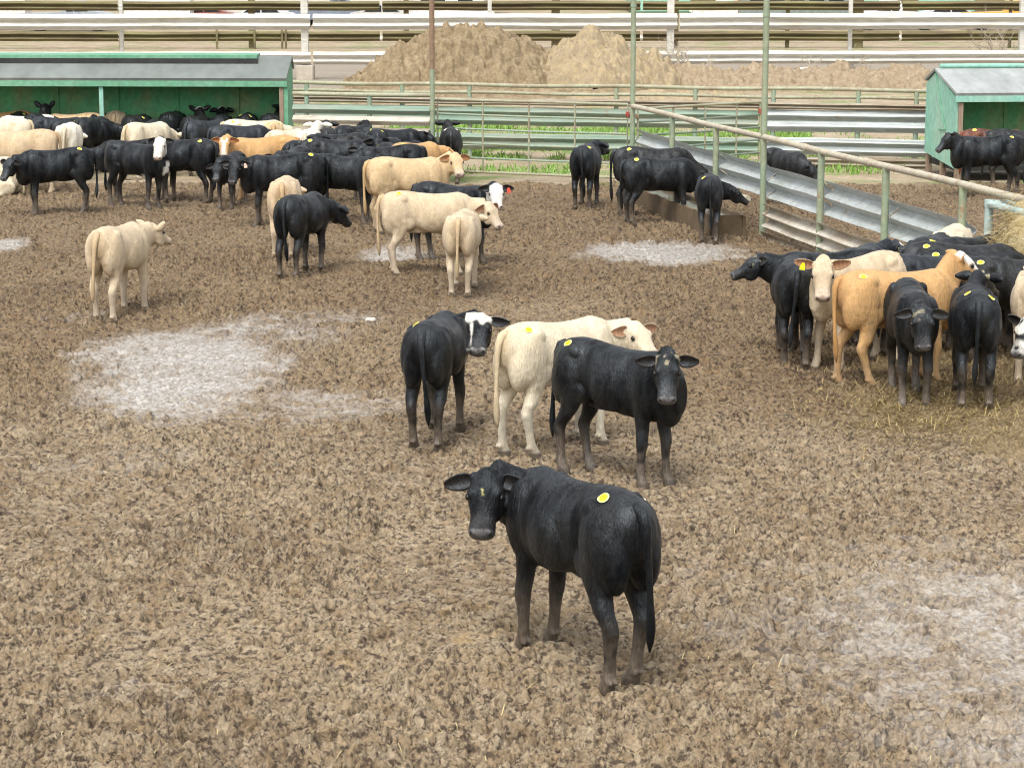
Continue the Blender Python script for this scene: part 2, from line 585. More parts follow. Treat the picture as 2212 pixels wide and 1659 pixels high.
lane_m = sst(74, 76, YY + fb2(XX * .3, YY * .3, 3, 2)) * (1 - sst(93, 96, YY))
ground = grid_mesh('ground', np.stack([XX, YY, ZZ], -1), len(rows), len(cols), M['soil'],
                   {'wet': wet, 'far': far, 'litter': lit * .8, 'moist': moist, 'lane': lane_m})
tag(ground, 'churned brown manure ground of the cattle yard with wet patches under painted grey sheen', 'ground', None, 'structure')


def gz(x, y):
    x, y = np.atleast_1d(np.array(x, float)), np.atleast_1d(np.array(y, float))
    l, s = ground_height(x, y)
    w = wet_mask(x, y)
    return (l * (1 - .84 * w) + s - .012 * w) * (y < 41)


# ------------------------------------------------------------------ cattle
def ell(rings, c, a, b, n=22, e=.9):
    pass


HK = .84      # shortens the face


class Loft:
    def __init__(self):
        self.v, self.f = [], []

    def rings(self, rs):
        o = len(self.v)
        n = len(rs[0])
        for r in rs:
            self.v += [tuple(p) for p in r]
        for i in range(len(rs) - 1):
            for k in range(n):
                self.f.append((o + i * n + k, o + i * n + (k + 1) % n, o + (i + 1) * n + (k + 1) % n, o + (i + 1) * n + k))
        self.f.append(tuple(o + k for k in range(n))[::-1])
        self.f.append(tuple(o + (len(rs) - 1) * n + k for k in range(n)))

    def ellipsoid(self, c, r, M3=np.eye(3), nu=16, nv=10):
        c = np.array(c, float)
        rs = []
        for i in range(1, nv):
            th = math.pi * i / nv
            ring = []
            for k in range(nu):
                a = 2 * math.pi * k / nu
                p = np.array([r[0] * math.sin(th) * math.cos(a), r[1] * math.sin(th) * math.sin(a), r[2] * math.cos(th)])
                ring.append(c + M3 @ p)
            rs.append(ring)
        self.rings(rs)


def sring(c, ax, ay, n=22, e=.9):
    out = []
    for k in range(n):
        a = 2 * math.pi * k / n
        ca, sa = math.cos(a), math.sin(a)
        out.append(c + ax * math.copysign(abs(ca) ** e, ca) + ay * math.copysign(abs(sa) ** e, sa))
    return out


TORSO = [(-.715, 1.00, .88, .048), (-.695, 1.06, .81, .100), (-.64, 1.105, .74, .145), (-.56, 1.138, .71, .170), (-.44, 1.155, .685, .182),
         (-.30, 1.148, .655, .178), (-.12, 1.120, .605, .212), (.08, 1.104, .560, .231), (.26, 1.110, .545, .216), (.42, 1.128, .540, .182),
         (.55, 1.090, .545, .158), (.64, 1.02, .58, .125), (.70, .93, .64, .076)]
HEAD = [(-.065, -.050, -.15, .055), (-.025, -.006, -.18, .084), (.03, .012, -.202, .099), (.09, .014, -.218, .106), (.14, .006, -.224, .110),
        (.195, -.014, -.212, .100), (.25, -.034, -.190, .085), (.305, -.050, -.174, .077), (.355, -.057, -.170, .080), (.40, -.064, -.170, .084),
        (.428, -.076, -.164, .075), (.446, -.095, -.146, .054)]
COL = {
    'black': (.0052, .0058, .0068), 'charcoal': (.012, .011, .010), 'tan': (.56, .43, .28), 'buff': (.58, .47, .325), 'cream': (.66, .58, .43),
    'white': (.70, .66, .56), 'orange': (.53, .32, .14), 'red': (.15, .045, .016), 'gold': (.58, .43, .25), 'blue': (.018, .021, .026),
}


def unit(a):
    a = np.array(a, float)
    return a / (np.linalg.norm(a) + 1e-9)


def rot_frame(hy, p, roll=0):
    f = np.array([math.cos(p) * math.cos(hy), math.cos(p) * math.sin(hy), -math.sin(p)])
    l = np.array([-math.sin(hy), math.cos(hy), 0])
    u = np.cross(f, l)
    if roll:
        l, u = l * math.cos(roll) + u * math.sin(roll), u * math.cos(roll) - l * math.sin(roll)
    return f, l, u


cow_count = [0]


def make_cow(label, coat, pos, s=.95, heading=0, head=None, neck=None, pat=(), tags='L', ear=None, vox=None, legs=None, lying=False,
             hair=0, fat=1.0, tail=0, mud=.75, group='cattle standing in the yard', roll=0):
    cow_count[0] += 1
    seed = cow_count[0]
    r = random.Random(seed * 13 + 5)
    kind, px, py = pos
    base = G(px, py) if kind == 'g' else G(px, py, 1.13 * s)
    if kind == 'p':
        base = np.array([px, py, 0.0])
    base[2] = -.02
    hd = R(heading)
    drop = .42 if lying else 0
    B = np.array([.46, 0, .93])
    if head is None:
        head = (heading, 40)
    hr = math.atan2(math.sin(R(head[0]) - hd), math.cos(R(head[0]) - hd))
    if neck is None:
        neck = (max(-75, min(75, math.degrees(hr) * .55)), .42, 20)
    ny, nl, npi = R(neck[0]), neck[1], R(neck[2])
    poll = B + nl * np.array([math.cos(npi) * math.cos(ny), math.cos(npi) * math.sin(ny), math.sin(npi)])
    hp = R(head[1])
    f, l, u = rot_frame(hr, hp, R(roll))
    L = Loft()
    # trunk
    rs = []
    for (x, zt, zb, w) in TORSO:
        w = w * fat
        zc, h = (zt + zb) / 2, (zt - zb) / 2
        ring = []
        for k in range(28):
            a = 2 * math.pi * k / 28
            ca, sa = math.cos(a), math.sin(a)
            yy = w * math.copysign(abs(ca) ** .80, ca)
            zz = h * math.copysign(abs(sa) ** .88, sa)
            yy *= 1 - .22 * max(0, sa) ** 2 - .10 * max(0, -sa) ** 2
            ring.append((x, yy, zc + zz))
        rs.append(ring)
    L.rings(rs)
    # muscle and bone masses
    for sd in (-1, 1):
        L.ellipsoid((.40, sd * .132 * fat, .83), (.145, .088, .25))
        L.ellipsoid((.33, sd * .095 * fat, .95), (.09, .070, .15))
        L.ellipsoid((-.47, sd * .124 * fat, .845), (.185, .108, .25))
        L.ellipsoid((-.57, sd * .098 * fat, .79), (.125, .09, .22))
        L.ellipsoid((-.40, sd * .135 * fat, 1.040), (.085, .060, .070))
        L.ellipsoid((-.63, sd * .062 * fat, .985), (.07, .045, .085))
        L.ellipsoid((-.34, sd * .125 * fat, .72), (.13, .065, .11))
        L.ellipsoid((.04, sd * .135 * fat, .80), (.26, .115, .21))
    L.ellipsoid((.56, 0, .66), (.13, .10, .15))
    L.ellipsoid((-.16, 0, .605), (.20, .08, .04))
    # neck
    P0, P3 = np.array([.34, 0, .865]), poll - f * .005 - u * .10
    dd = unit(P3 - np.array([.45, 0, .9]))
    P1 = P0 + np.array([.20, 0, .03])
    P2 = P3 - unit(dd * .75 + unit([f[0], f[1], 0.15]) * .35) * .15
    rs = []
    for i in range(11):
        t = i / 10
        c = (1 - t) ** 3 * P0 + 3 * t * (1 - t) ** 2 * P1 + 3 * t * t * (1 - t) * P2 + t ** 3 * P3
        tg = 3 * (1 - t) ** 2 * (P1 - P0) + 6 * t * (1 - t) * (P2 - P1) + 3 * t * t * (P3 - P2)
        tg = unit(tg)
        sd = unit(np.cross([0, 0, 1], tg))
        up = np.cross(tg, sd)
        rv = .232 + (.140 - .232) * t ** .9
        rl = .165 + (.085 - .165) * t ** .7
        c2 = c - up * .02 * math.sin(math.pi * t)
        rs.append(sring(c2, sd * rl, up * rv, 20, .95))
    L.rings(rs)
    # head
    rs = []
    for (t, a, b, w) in HEAD:
        c = poll + f * (t * HK) + u * (a + b) / 2
        ring = []
        for k in range(22):
            an = 2 * math.pi * k / 22
            ca, sa = math.cos(an), math.sin(an)
            yy = w * math.copysign(abs(ca) ** .78, ca) * (1 - .24 * max(0, -sa) ** 1.5)
            zz = (a - b) / 2 * math.copysign(abs(sa) ** .72, sa)
            ring.append(c + l * yy + u * zz)
        rs.append(ring)
    L.rings(rs)
    H3 = np.stack([f, l, u], 1)
    L.ellipsoid(poll + f * .01 + u * -.005, (.055, .06, .03), H3)
    for sd in (-1, 1):
        L.ellipsoid(poll + f * (.135 * HK) + l * sd * .080 + u * -.030, (.045, .026, .026), H3)   # brow
        L.ellipsoid(poll + f * (.17 * HK) + l * sd * .062 + u * -.17, (.09, .035, .06), H3)      # jaw
        L.ellipsoid(poll + f * (.415 * HK) + l * sd * .044 + u * -.082, (.028, .027, .022), H3)  # nostril wing
        L.ellipsoid(poll + f * .00 + l * sd * .075 + u * -.055, (.035, .04, .035), H3)    # ear base
    # legs
    lg = legs or [(r.uniform(-.07, .07), r.uniform(-.02, .02)) for _ in range(4)]   # fl fr hl hr
    feet = []
    if not lying:
        for i, sd in enumerate((1, -1, 1, -1)):
            dx, dy = lg[i]
            if i < 2:
                st = [(.40, .120, .82, .125, .080), (.385, .125, .70, .092, .068), (.375, .122, .60, .070, .056), (.385, .120, .49, .057, .049),
                      (.395, .13, .40, .050, .045), (.40, .13, .355, .049, .045), (.395, .128, .31, .040, .038), (.39, .126, .22, .033, .031),
                      (.392, .125, .13, .036, .034), (.398, .125, .095, .042, .038), (.412, .125, .06, .042, .040), (.425, .125, .035, .052, .046), (.432, .125, -.02, .058, .050)]
            else:
                st = [(-.47, .115, .86, .155, .095), (-.44, .13, .75, .140, .088), (-.43, .13, .65, .112, .072), (-.455, .126, .56, .086, .060),
                      (-.505, .134, .47, .070, .050), (-.55, .128, .41, .060, .043), (-.56, .125, .37, .055, .042), (-.55, .122, .31, .044, .037),
                      (-.538, .120, .22, .036, .032), (-.528, .120, .13, .038, .035), (-.518, .120, .095, .044, .039), (-.502, .120, .06, .043, .041),
                      (-.488, .120, .035, .053, .047), (-.48, .120, -.02, .060, .050)]
            rs = []
            for (x, y, z, ra, rb) in st:
                k = max(0.0, min(1.0, (.75 - z) / .72))
                c = np.array([x + dx * k, sd * (y + dy * k), z])
                kk = 1.02 + .04 * float(sst(.62, .40, z))
                rs.append(sring(c, np.array([ra * kk, 0, 0]), np.array([0, rb * kk * 1.06, 0]), 16, .92))
            L.rings(rs)
            feet.append(rs[-1])
            for q in (-1, 1):
                x, y, z, ra, rb = st[-4]
                L.ellipsoid((x + dx - ra * 1.15, sd * (y + dy) + q * .02, z - .01), (.017, .014, .02))
    else:
        for sd in (-1, 1):
            L.ellipsoid((-.42, sd * .24, .62), (.26, .10, .17))
            L.ellipsoid((-.24, sd * .31, .50), (.22, .055, .06))
            L.ellipsoid((.46, sd * .20, .52), (.17, .07, .07))
            L.ellipsoid((.36, sd * .22, .48), (.20, .05, .05))
    me = bpy.data.meshes.new('tmp')
    me.from_pydata(L.v, [], L.f)
    tmp = bpy.data.objects.new('tmp', me)
    col.objects.link(tmp)
    md = tmp.modifiers.new('r', 'REMESH')
    md.mode = 'VOXEL'
    md.voxel_size = vox or .019
    sm = tmp.modifiers.new('s', 'SMOOTH')
    sm.factor = .5
    sm.iterations = max(4, int(.06 / (vox or .019)))
    dg = bpy.context.evaluated_depsgraph_get()
    ev = tmp.evaluated_get(dg)
    m2 = ev.to_mesh()
    n = len(m2.vertices)
    V = np.empty(n * 3, np.float32)
    m2.vertices.foreach_get('co', V)
    V = V.reshape(-1, 3).astype(float)
    F = [tuple(p.vertices) for p in m2.polygons]
    ev.to_mesh_clear()
    bpy.data.objects.remove(tmp)
    bpy.data.meshes.remove(me)
    # ---- colours
    c0 = np.array(COL[coat])
    dark = coat in ('black', 'charcoal', 'blue', 'red')
    C = np.tile(c0, (n, 1))
    na = vn3(V, 5, seed)
    nb = vn3(V, 18, seed + 1)
    nc = .6 * vn3(V, 3, seed + 2) + .4 * vn3(V, 9, seed + 3)

    def blend(msk, c):
        C[:] = C * (1 - msk[:, None]) + np.array(c)[None, :] * msk[:, None]
    if dark:
        blend(sst(.42, .72, nc) * .5, (.011, .0105, .0105) if coat != 'red' else (.06, .02, .012))
        dirt = sst(.60, .74, .5 * nb + .5 * vn3(V, 7, seed + 9)) * sst(.95, .6, V[:, 2]) * mud
        blend(dirt * .22, (.060, .048, .038))
    else:
        dirt = sst(.55, .74, .5 * nb + .5 * vn3(V, 7, seed + 9)) * sst(1.05, .6, V[:, 2]) * mud
        blend(dirt * .62, (.28, .20, .12))
        haunch = sst(-.30, -.55, V[:, 0]) * sst(.95, .5, V[:, 2]) * sst(.45, .66, .6 * na + .4 * nb) * mud
        blend(haunch * .6, (.30, .22, .13))
        blend(sst(.42, .75, nc) * .35, c0 * np.array([.78, .72, .62]))
        low = sst(.62, .25, V[:, 2]) * (np.abs(V[:, 0]) > .2)
        blend(low * .65, np.clip(c0 * np.array([1.12, 1.2, 1.35]), 0, .72))
        rump = sst(-.60, -.70, V[:, 0]) * sst(.16, .03, np.abs(V[:, 1])) * sst(.35, .6, V[:, 2]) * (.4 + .6 * na)
        blend(rump * .75, c0 * np.array([.50, .40, .28]))
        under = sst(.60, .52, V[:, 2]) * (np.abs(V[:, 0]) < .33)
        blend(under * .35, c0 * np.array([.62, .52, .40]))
    if 'sock' not in pat and mud > 0:
        mm = sst(.52, .12, V[:, 2]) * sst(.22, .58, .5 * na + .5 * nb + .20 * sst(.34, .08, V[:, 2])) * min(1, mud * 1.2)
        if lying:
            mm *= 0
        blend(mm * (1.0 if dark else .45), (.135, .105, .078) if dark else (.25, .18, .12))
    if not lying:
        blend(sst(.055, .035, V[:, 2]) * .9, (.05, .04, .03))
        blend(sst(.08, .02, V[:, 2]) * .5 * mud, (.12, .09, .06))
    Q = V - poll[None, :]
    ht, hl_, hu = Q @ f / HK, Q @ l, Q @ u
    onhead = (ht > -.06) * (np.abs(hl_) < .14) * (hu > -.27) * (hu < .06) * (ht < .47)
    w = (.70, .67, .60)
    if 'whiteface' in pat:
        blend(onhead * sst(-.035, -.005, ht + .015 * (nb - .5)) * sst(-.26, -.22, hu + .0 * ht), w)
    if 'whitefore' in pat:
        blend(onhead * sst(-.05, -.03, ht) * sst(.125, .085, ht + .10 * (nb - .5) + .25 * np.abs(hl_)) * sst(-.10, -.07, hu + .05 * (na - .5)), w)
        blend(onhead * sst(.014, .004, np.abs(hl_ + .066) + .02 * (nb - .5)) * sst(.09, .13, ht) * sst(.38, .34, ht), w)
        blend(onhead * sst(.38, .40, ht) * sst(.02, .05, np.abs(hl_)), w)
    if 'blaze' in pat:
        blend(onhead * sst(.048, .028, np.abs(hl_) + .01 * (nb - .5)) * sst(.09, .12, ht) * sst(-.14, -.10, hu), w)
        blend(onhead * sst(.02, .012, np.abs(np.abs(hl_) - .05)) * sst(.02, .04, ht) * sst(.14, .11, ht) * sst(-.08, -.05, hu), w)
    if 'poll' in pat:
        blend(onhead * sst(.035, .0, ht + .04 * (nb - .5)) * sst(-.06, -.03, hu), w)
    if 'facewhite' in pat:
        blend(onhead * sst(-.085, -.055, hu + .03 * (nb - .5)) * sst(-.04, .0, ht), w)
        blend(onhead * sst(.26, .32, ht + .04 * (nb - .5)), w)
    if 'spotted' in pat:
        sp = sst(.46, .56, vn3(V, 11, 4))
        blend(onhead * np.maximum(sp, sst(.24, .30, ht)), w)
        blend(onhead * sst(.035, .02, np.sqrt((ht - .36) ** 2 + (hl_ - .0) ** 2 + (hu + .07) ** 2)), (.02, .018, .018))
    if 'chest' in pat:
        blend(sst(.52, .58, V[:, 0]) * sst(.09, .05, np.abs(V[:, 1] + .06 * (nb - .5))) * sst(.84, .78, V[:, 2] + .12 * (na - .5)) * sst(.58, .64, V[:, 2]) * sst(.40, .5, nb), w)
        blend(sst(.10, .05, np.sqrt((V[:, 0] - .25) ** 2 + (V[:, 2] - .53) ** 2)) * (V[:, 1] < 0), w)
    if 'whiteback' in pat:
        blend(sst(.98, 1.04, V[:, 2] + .06 * (na - .5)), w)
    palemuz = (not dark) or ('whiteface' in pat)
    blend(onhead * sst(.395, .415, ht) * sst(-.165, -.145, hu) * .9, (.36, .25, .21) if palemuz else (.20, .19, .19))
    blend(onhead * sst(.25, .36, ht) * .5, (.5, .42, .34) if palemuz else (.035, .031, .029))
    for sd in (-1, 1):
        dn = np.sqrt((ht - .422) ** 2 + ((np.abs(hl_ * sd - .047)) * 1.0) ** 2 + ((hu + .085) * 1.2) ** 2)
        blend(onhead * sst(.026, .017, dn), (.006, .005, .005))
        de = np.sqrt((ht - .152) ** 2 + (hu + .062) ** 2 + (hl_ - sd * .10) ** 2)
        if not dark:
            blend(onhead * sst(.040, .026, de) * .75, c0 * .35)
    blend(onhead * sst(.010, .005, np.abs(hu + .148 - .02 * (ht - .4))) * sst(.37, .39, ht), (.02, .016, .015))
    if 'dung' in pat:
        blend(onhead * sst(.60, .68, vn3(V, 26, 8)) * sst(.16, .10, ht) * sst(-.10, -.06, hu), (.25, .22, .14))
    if 'facespot' in pat:
        blend(onhead * sst(.008, .004, np.abs(hl_ + .005 - .2 * (ht - .155))) * sst(.028, .014, np.abs(ht - .155)) * (hu > -.04), (.40, .38, .15))
    # ---- ears, tail, eyes as joined shells
    verts = [tuple(p) for p in V]
    faces = list(F)
    cols_ = [tuple(c) for c in C]
    mats = [0] * len(faces)

    def shell(rs, colf, mat=0, closed=True):
        o = len(verts)
        k = len(rs[0])
        for i, ring in enumerate(rs):
            for j, p in enumerate(ring):
                verts.append(tuple(p))
                cols_.append(tuple(colf(i, j)))
        for i in range(len(rs) - 1):
            for j in range(k):
                faces.append((o + i * k + j, o + i * k + (j + 1) % k, o + (i + 1) * k + (j + 1) % k, o + (i + 1) * k + j))
                mats.append(mat)
        faces.append(tuple(o + j for j in range(k))[::-1])
        faces.append(tuple(o + (len(rs) - 1) * k + j for j in range(k)))
        mats.extend([mat, mat])
    droop, back, elen = ear or (r.uniform(2, 16), r.uniform(-8, 14), .185)
    ear_tip = {}
    for sd in (-1, 1):
        root = poll + f * .005 + l * sd * .085 + u * -.055
        up_w = np.array([0, 0, 1.0])
        e = unit(l * sd * math.cos(R(droop)) - up_w * math.sin(R(droop)) - f * math.sin(R(back)) * .9)
        fc = unit(unit([f[0], f[1], 0]) + up_w * (.05 - .25 * math.sin(hp)) + l * sd * .30)     # the way the cup faces
        fc = unit(fc - e * np.dot(fc, e))
        wd = np.cross(e, fc)
        rs = []
        NS, K = 11, 9
        for i in range(NS):
            t = i / (NS - 1)
            hw = .060 * max(.06, math.sin(math.pi * (.14 + .80 * t ** .85)) ** .7) * (.9 if t > .1 else .75)
            hw = max(hw, .004)
            c = root + e * (elen * t) - fc * .018 * t * t
            ring = []
            for q in range(K):         # outer side, then inner side
                a = -1 + 2 * q / (K - 1)
                cup = .032 * (1 - t * .35) * (a * a) * (hw / .054)
                ring.append(c + wd * hw * a + fc * (cup - .012 * (1 - a * a) ** .5))
            for q in range(K - 2, 0, -1):
                a = -1 + 2 * q / (K - 1)
                cup = .032 * (1 - t * .35) * (a * a) * (hw / .054)
                ring.append(c + wd * hw * a * .97 + fc * (cup + .004))
            rs.append(ring)
        ce = c0 if 'whiteears' not in pat else np.array(w)
        ci = np.array((.018, .015, .014)) if dark else c0 * np.array([.62, .40, .32])
        rim = np.array((.035, .031, .028)) if dark else np.clip(c0 * 1.15, 0, .75)
        if 'earspot' in pat:
            rim = np.array((.30, .29, .26))

        def ecol(i, j):
            if j == 0 or j == K - 1:
                return rim
            return ce if j < K else ci * (.7 + .3 * (i % 2))
        shell(rs, ecol)
        ear_tip[sd] = (root + e * elen * .55 + fc * .012, e, fc, wd)
        ec = poll + f * (.155 * HK) + l * sd * .101 + u * -.058
        rs = []
        for i in range(1, 7):
            th = math.pi * i / 7
            rs.append([ec + f * .024 * math.sin(th) * math.cos(a) + u * .018 * math.sin(th) * math.sin(a) + l * sd * .016 * math.cos(th)
                       for a in np.linspace(0, 2 * math.pi, 10, endpoint=False)])
        shell(rs, lambda i, j: (.01, .01, .01), 1)
    sway = tail or r.uniform(-.05, .05)
    tp = [(-.64, 0, 1.085), (-.700, 0, 1.06), (-.735, sway * .1, .99), (-.745, sway * .3, .90), (-.748, sway * .5, .78), (-.748, sway * .8, .66),
          (-.745, sway, .56), (-.74, sway * 1.2, .48), (-.735, sway * 1.3, .40), (-.73, sway * 1.35, .33), (-.725, sway * 1.4, .27)]
    tr = [.035, .040, .032, .024, .020, .018, .019, .026, .030, .022, .006]
    if lying:
        tp = [(x, y, max(z, .5)) for x, y, z in tp]
    mb = MB()
    mb.tube(tp, tr, 10)
    ct = c0 if dark else c0 * np.array([.86, .80, .70])
    rs = [mb.v[i * 10:(i + 1) * 10] for i in range(len(tp))]
    shell(rs, lambda i, j: ct * (1 if i < 7 else (.8 if not dark else 1.2)))
    P = np.array(verts) * s
    P[:, 2] -= drop * s
    me = bpy.data.meshes.new('cow')
    me.from_pydata([tuple(p) for p in P], [], faces)
    me.polygons.foreach_set('use_smooth', [True] * len(faces))
    me.polygons.foreach_set('material_index', mats)
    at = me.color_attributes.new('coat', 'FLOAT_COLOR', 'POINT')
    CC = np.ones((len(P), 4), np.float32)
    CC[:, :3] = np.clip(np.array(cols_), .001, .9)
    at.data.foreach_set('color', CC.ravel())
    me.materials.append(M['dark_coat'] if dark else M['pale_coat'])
    me.materials.append(M['eye'])
    me.update()
    o = bpy.data.objects.new('cow', me)
    col.objects.link(o)
    o.location = base
    o.rotation_euler = (0, 0, hd)
    o.scale = (.94, 1, 1)
    tag(o, label, 'cow', group)
    # ---- glued hip stickers, laid on the hide
    Vs = V * s
    Vs[:, 2] -= drop * s
    bvh = BVHTree.FromPolygons([Vector(p) for p in Vs], F)
    for ch in tags:
        sd = 1 if ch in 'LlW' else -1
        x = (-.47 + r.uniform(-.05, .04)) * s
        y = sd * (.105 + r.uniform(-.015, .02)) * s
        if ch == 'W':
            x, y = .30 * s, .05 * s
        hit = bvh.ray_cast(Vector((x, y, 3)), Vector((0, 0, -1)))
        if hit[0] is None:
            continue
        nrm = hit[1].normalized()
        t1 = nrm.cross(Vector((0, 1, 0))).normalized()
        t2 = nrm.cross(t1)
        rad = .041

        def disk(r0, r1, lift, sq=1.0):
            mb = MB()
            K = 22
            vs = []
            for rr in (r0, (r0 + r1) / 2, r1):
                for k in range(K):
                    a = 2 * math.pi * k / K
                    p = hit[0] + t1 * (rr * math.cos(a)) + t2 * (rr * sq * math.sin(a))
                    h2 = bvh.ray_cast(p + nrm * .08, -nrm)
                    q = (h2[0] if h2[0] is not None and (h2[0] - p).length < .07 else p) + nrm * lift
                    vs.append(q)
            fs = []
            for b in range(2):
                for k in range(K):
                    fs.append((b * K + k, b * K + (k + 1) % K, (b + 1) * K + (k + 1) % K, (b + 1) * K + k))
            if r0 > 0:
                fs.append(tuple(range(K)))
            return mb.add(vs, fs)
        wht = ch in 'lrW'
        st = disk(.004, rad, .007, .86).build('sticker', M['tag_white'] if wht else M['tag_edge'], o)
        if not wht:
            disk(.003, rad * .74, .010, .86).build('printed_field', M['tag_yellow'], st)
            mb = MB()
            for bx, by, lx, ly in ((-.012, 0, .004, .012), (.006, .010, .008, .0025), (.013, .005, .0025, .006), (.006, 0, .008, .0025), (-.001, -.005, .0025, .006), (.006, -.010, .008, .0025)):
                c = hit[0] + t1 * (by * 1.3) + t2 * (bx * 1.3) + nrm * .0135
                mb.add([c + t1 * (a * ly * 1.3) + t2 * (b * lx * 1.3) for a, b in ((-1, -1), (1, -1), (1, 1), (-1, 1))], [(0, 1, 2, 3)])
            if seed <= 6 or vox:
                mb.build('printed_number', M['tag_ink'], st)
    for ch, sd, mt in (('redL', 1, 'tag_red'), ('redR', -1, 'tag_red'), ('palL', 1, 'tag_pink'), ('palR', -1, 'tag_pink'), ('yelR', -1, 'tag_yellow'), ('yelL', 1, 'tag_yellow')):
        if ch in pat:
            c, e, fc, wd = ear_tip[sd]
            mb = MB()
            dn = unit(np.array([0, 0, -1.0]) + e * .2)
            q = unit(np.cross(dn, fc))
            c = np.array([c[0], c[1], c[2] - drop]) * s
            mb.prism([(-.012, .01), (.012, .01), (.027, -.03), (.027, -.062), (-.027, -.062), (-.027, -.03)], .005, c + fc * .006, q, -dn, fc)
            mb.build('ear_tag', M[mt], o)
    # ---- coat of short hairs
    if hair:
        fa = np.array([[q[0], q[1], q[2], q[3]] if len(q) == 4 else [q[0], q[1], q[2], q[2]] for q in F])
        a, b, c, d = (Vs[fa[:, i]] for i in range(4))
        nn = np.cross(c - a, d - b)
        ar = np.linalg.norm(nn, axis=1)
        g = np.random.default_rng(seed)
        pick = g.choice(len(fa), hair, p=ar / ar.sum())
        uu, vv = g.random(hair)[:, None], g.random(hair)[:, None]
        p = (a[pick] * (1 - uu) + b[pick] * uu) * (1 - vv) + (d[pick] * (1 - uu) + c[pick] * uu) * vv
        nr = nn[pick] / (ar[pick][:, None] + 1e-12)
        cp = C[fa[pick, 0]]
        fl = np.tile(np.array([-.8, 0, -.65]), (hair, 1)) + g.normal(0, .25, (hair, 3))
        hq = p / s + np.array([0, 0, drop]) - poll
        onh = (hq @ f > -.03) & (np.abs(hq @ l) < .13) & (hq @ u > -.26)
        fl[onh] = -f * .9 + g.normal(0, .2, (onh.sum(), 3))
        fl -= nr * (fl * nr).sum(1)[:, None]
        fl /= np.linalg.norm(fl, axis=1)[:, None] + 1e-9
        ln = g.uniform(.014, .027, hair)
        top = (p[:, 2] > 1.04 * s) & (p[:, 0] > -.1)
        ln = np.where(top, ln * 1.2, ln)
        ln = np.where(onh, ln * .45, ln)
        ln = np.where(p[:, 2] < .35, ln * .6, ln)
        keep = (p[:, 2] > .06) & ~((hq @ f) > .33)
        sidev = np.cross(fl, nr)
        wdt = np.where(onh, .0016, .0026)[:, None]
        p0 = p - nr * .002
        tip = p0 + (fl * .93 + nr * g.uniform(.08, .26, hair)[:, None]) * ln[:, None]
        VV = np.stack([p0 - sidev * wdt, p0 + sidev * wdt, tip], 1)[keep].reshape(-1, 3)
        k = len(VV) // 3
        mh = bpy.data.meshes.new('hair')
        mh.from_pydata(VV.tolist(), [], np.arange(3 * k).reshape(-1, 3).tolist())
        at = mh.color_attributes.new('coat', 'FLOAT_COLOR', 'POINT')
        cc = np.ones((3 * k, 4), np.float32)
        cc[:, :3] = np.repeat(np.clip(cp[keep] * g.uniform(.75, 1.3, k)[:, None], .001, .8), 3, 0)
        at.data.foreach_set('color', cc.ravel())
        mh.normals_split_custom_set_from_vertices(np.repeat(nr[keep], 3, 0).tolist())
        mh.materials.append(M['dark_coat'] if dark else M['pale_coat'])
        ho = bpy.data.objects.new('hair', mh)
        col.objects.link(ho)
        ho.parent = o
    return o


#COWS_BEGIN
YARD = 'cattle standing loose in the yard'
SHED = 'cattle crowded in front of the green shed'
TROUGH = 'cattle at the water trough'
FEED = 'cattle gathered at the hay feeder'
PEN = 'cattle in the pen behind the guardrail'
c = make_cow
# the loose cattle, nearest first
c('large black cow standing alone nearest, looking back over its shoulder', 'black', ('g', 1245, 1436), 1.0, 121, (262, 47), (76, .36, 28), ('facespot',), 'Lr', vox=.012, hair=26000,
  legs=[(.02, 0), (.10, 0), (-.04, 0), (.06, -.01)], ear=(8, -12, .18), group=YARD)
c('black cow facing the camera with head low, just behind the nearest cow', 'black', ('g', 1337, 1029), .95, 317, (268, 50), (-40, .42, 32), ('dung',), 'R', vox=.013, hair=15000, group=YARD,
  legs=[(.04, 0), (-.04, 0), (.05, 0), (-.06, 0)], ear=(4, -4, .18))
c('white cow with yellow hip sticker partly hidden by a black cow', 'cream', ('g', 1206, 964), .97, 42, (303, 28), (-30, .40, 16), (), 'R', vox=.014, hair=12000, group=YARD,
  legs=[(0, 0), (.02, 0), (-.06, 0), (.08, 0)], tail=.02, ear=(2, -4, .18))
c('black cow with white forehead and muzzle turning its head back', 'black', ('g', 945, 946), .95, 80, (262, 40), (-78, .34, 24), ('whitefore', 'earspot'), 'L', vox=.014, hair=12000, group=YARD,
  legs=[(.02, 0), (.05, 0), (.03, 0), (-.05, 0)], ear=(0, -10, .18))
c('tan cow standing alone by the wet patch, facing away with ears raised', 'buff', ('g', 263, 682), .95, 76, (58, 22), (-12, .42, 16), (), '', vox=.016, hair=7000, group=YARD, ear=(-34, -6, .17),
  legs=[(.0, 0), (.05, 0), (.04, 0), (-.04, 0)])
c('small black cow turned away with its head lowered beside a tan rump', 'black', ('g', 657, 592), .95, 72, (48, 38), (-28, .40, -2), (), 'L', vox=.016, group=YARD, hair=6000)
c('tan cow seen from behind, its front hidden by a small black cow', 'tan', ('g', 618, 550), .97, 92, None, (0, .42, 0), (), '', vox=.017, group=YARD)
c('buff cow standing broadside in the middle, its head over a wet patch', 'buff', ('g', 928, 590), .96, 7, (322, 42), (-10, .42, 6), (), 'R', vox=.016, hair=6000, group=YARD)
c('pale tan cow seen straight from behind in front of the buff one', 'buff', ('g', 1000, 630), .90, 86, (84, 25), (-8, .40, 12), (), '', vox=.016, hair=6000, fat=1.06, ear=(8, 2, .15), group=YARD,
  legs=[(0, 0), (.05, 0), (0, -.01), (0, -.01)], tail=.012)
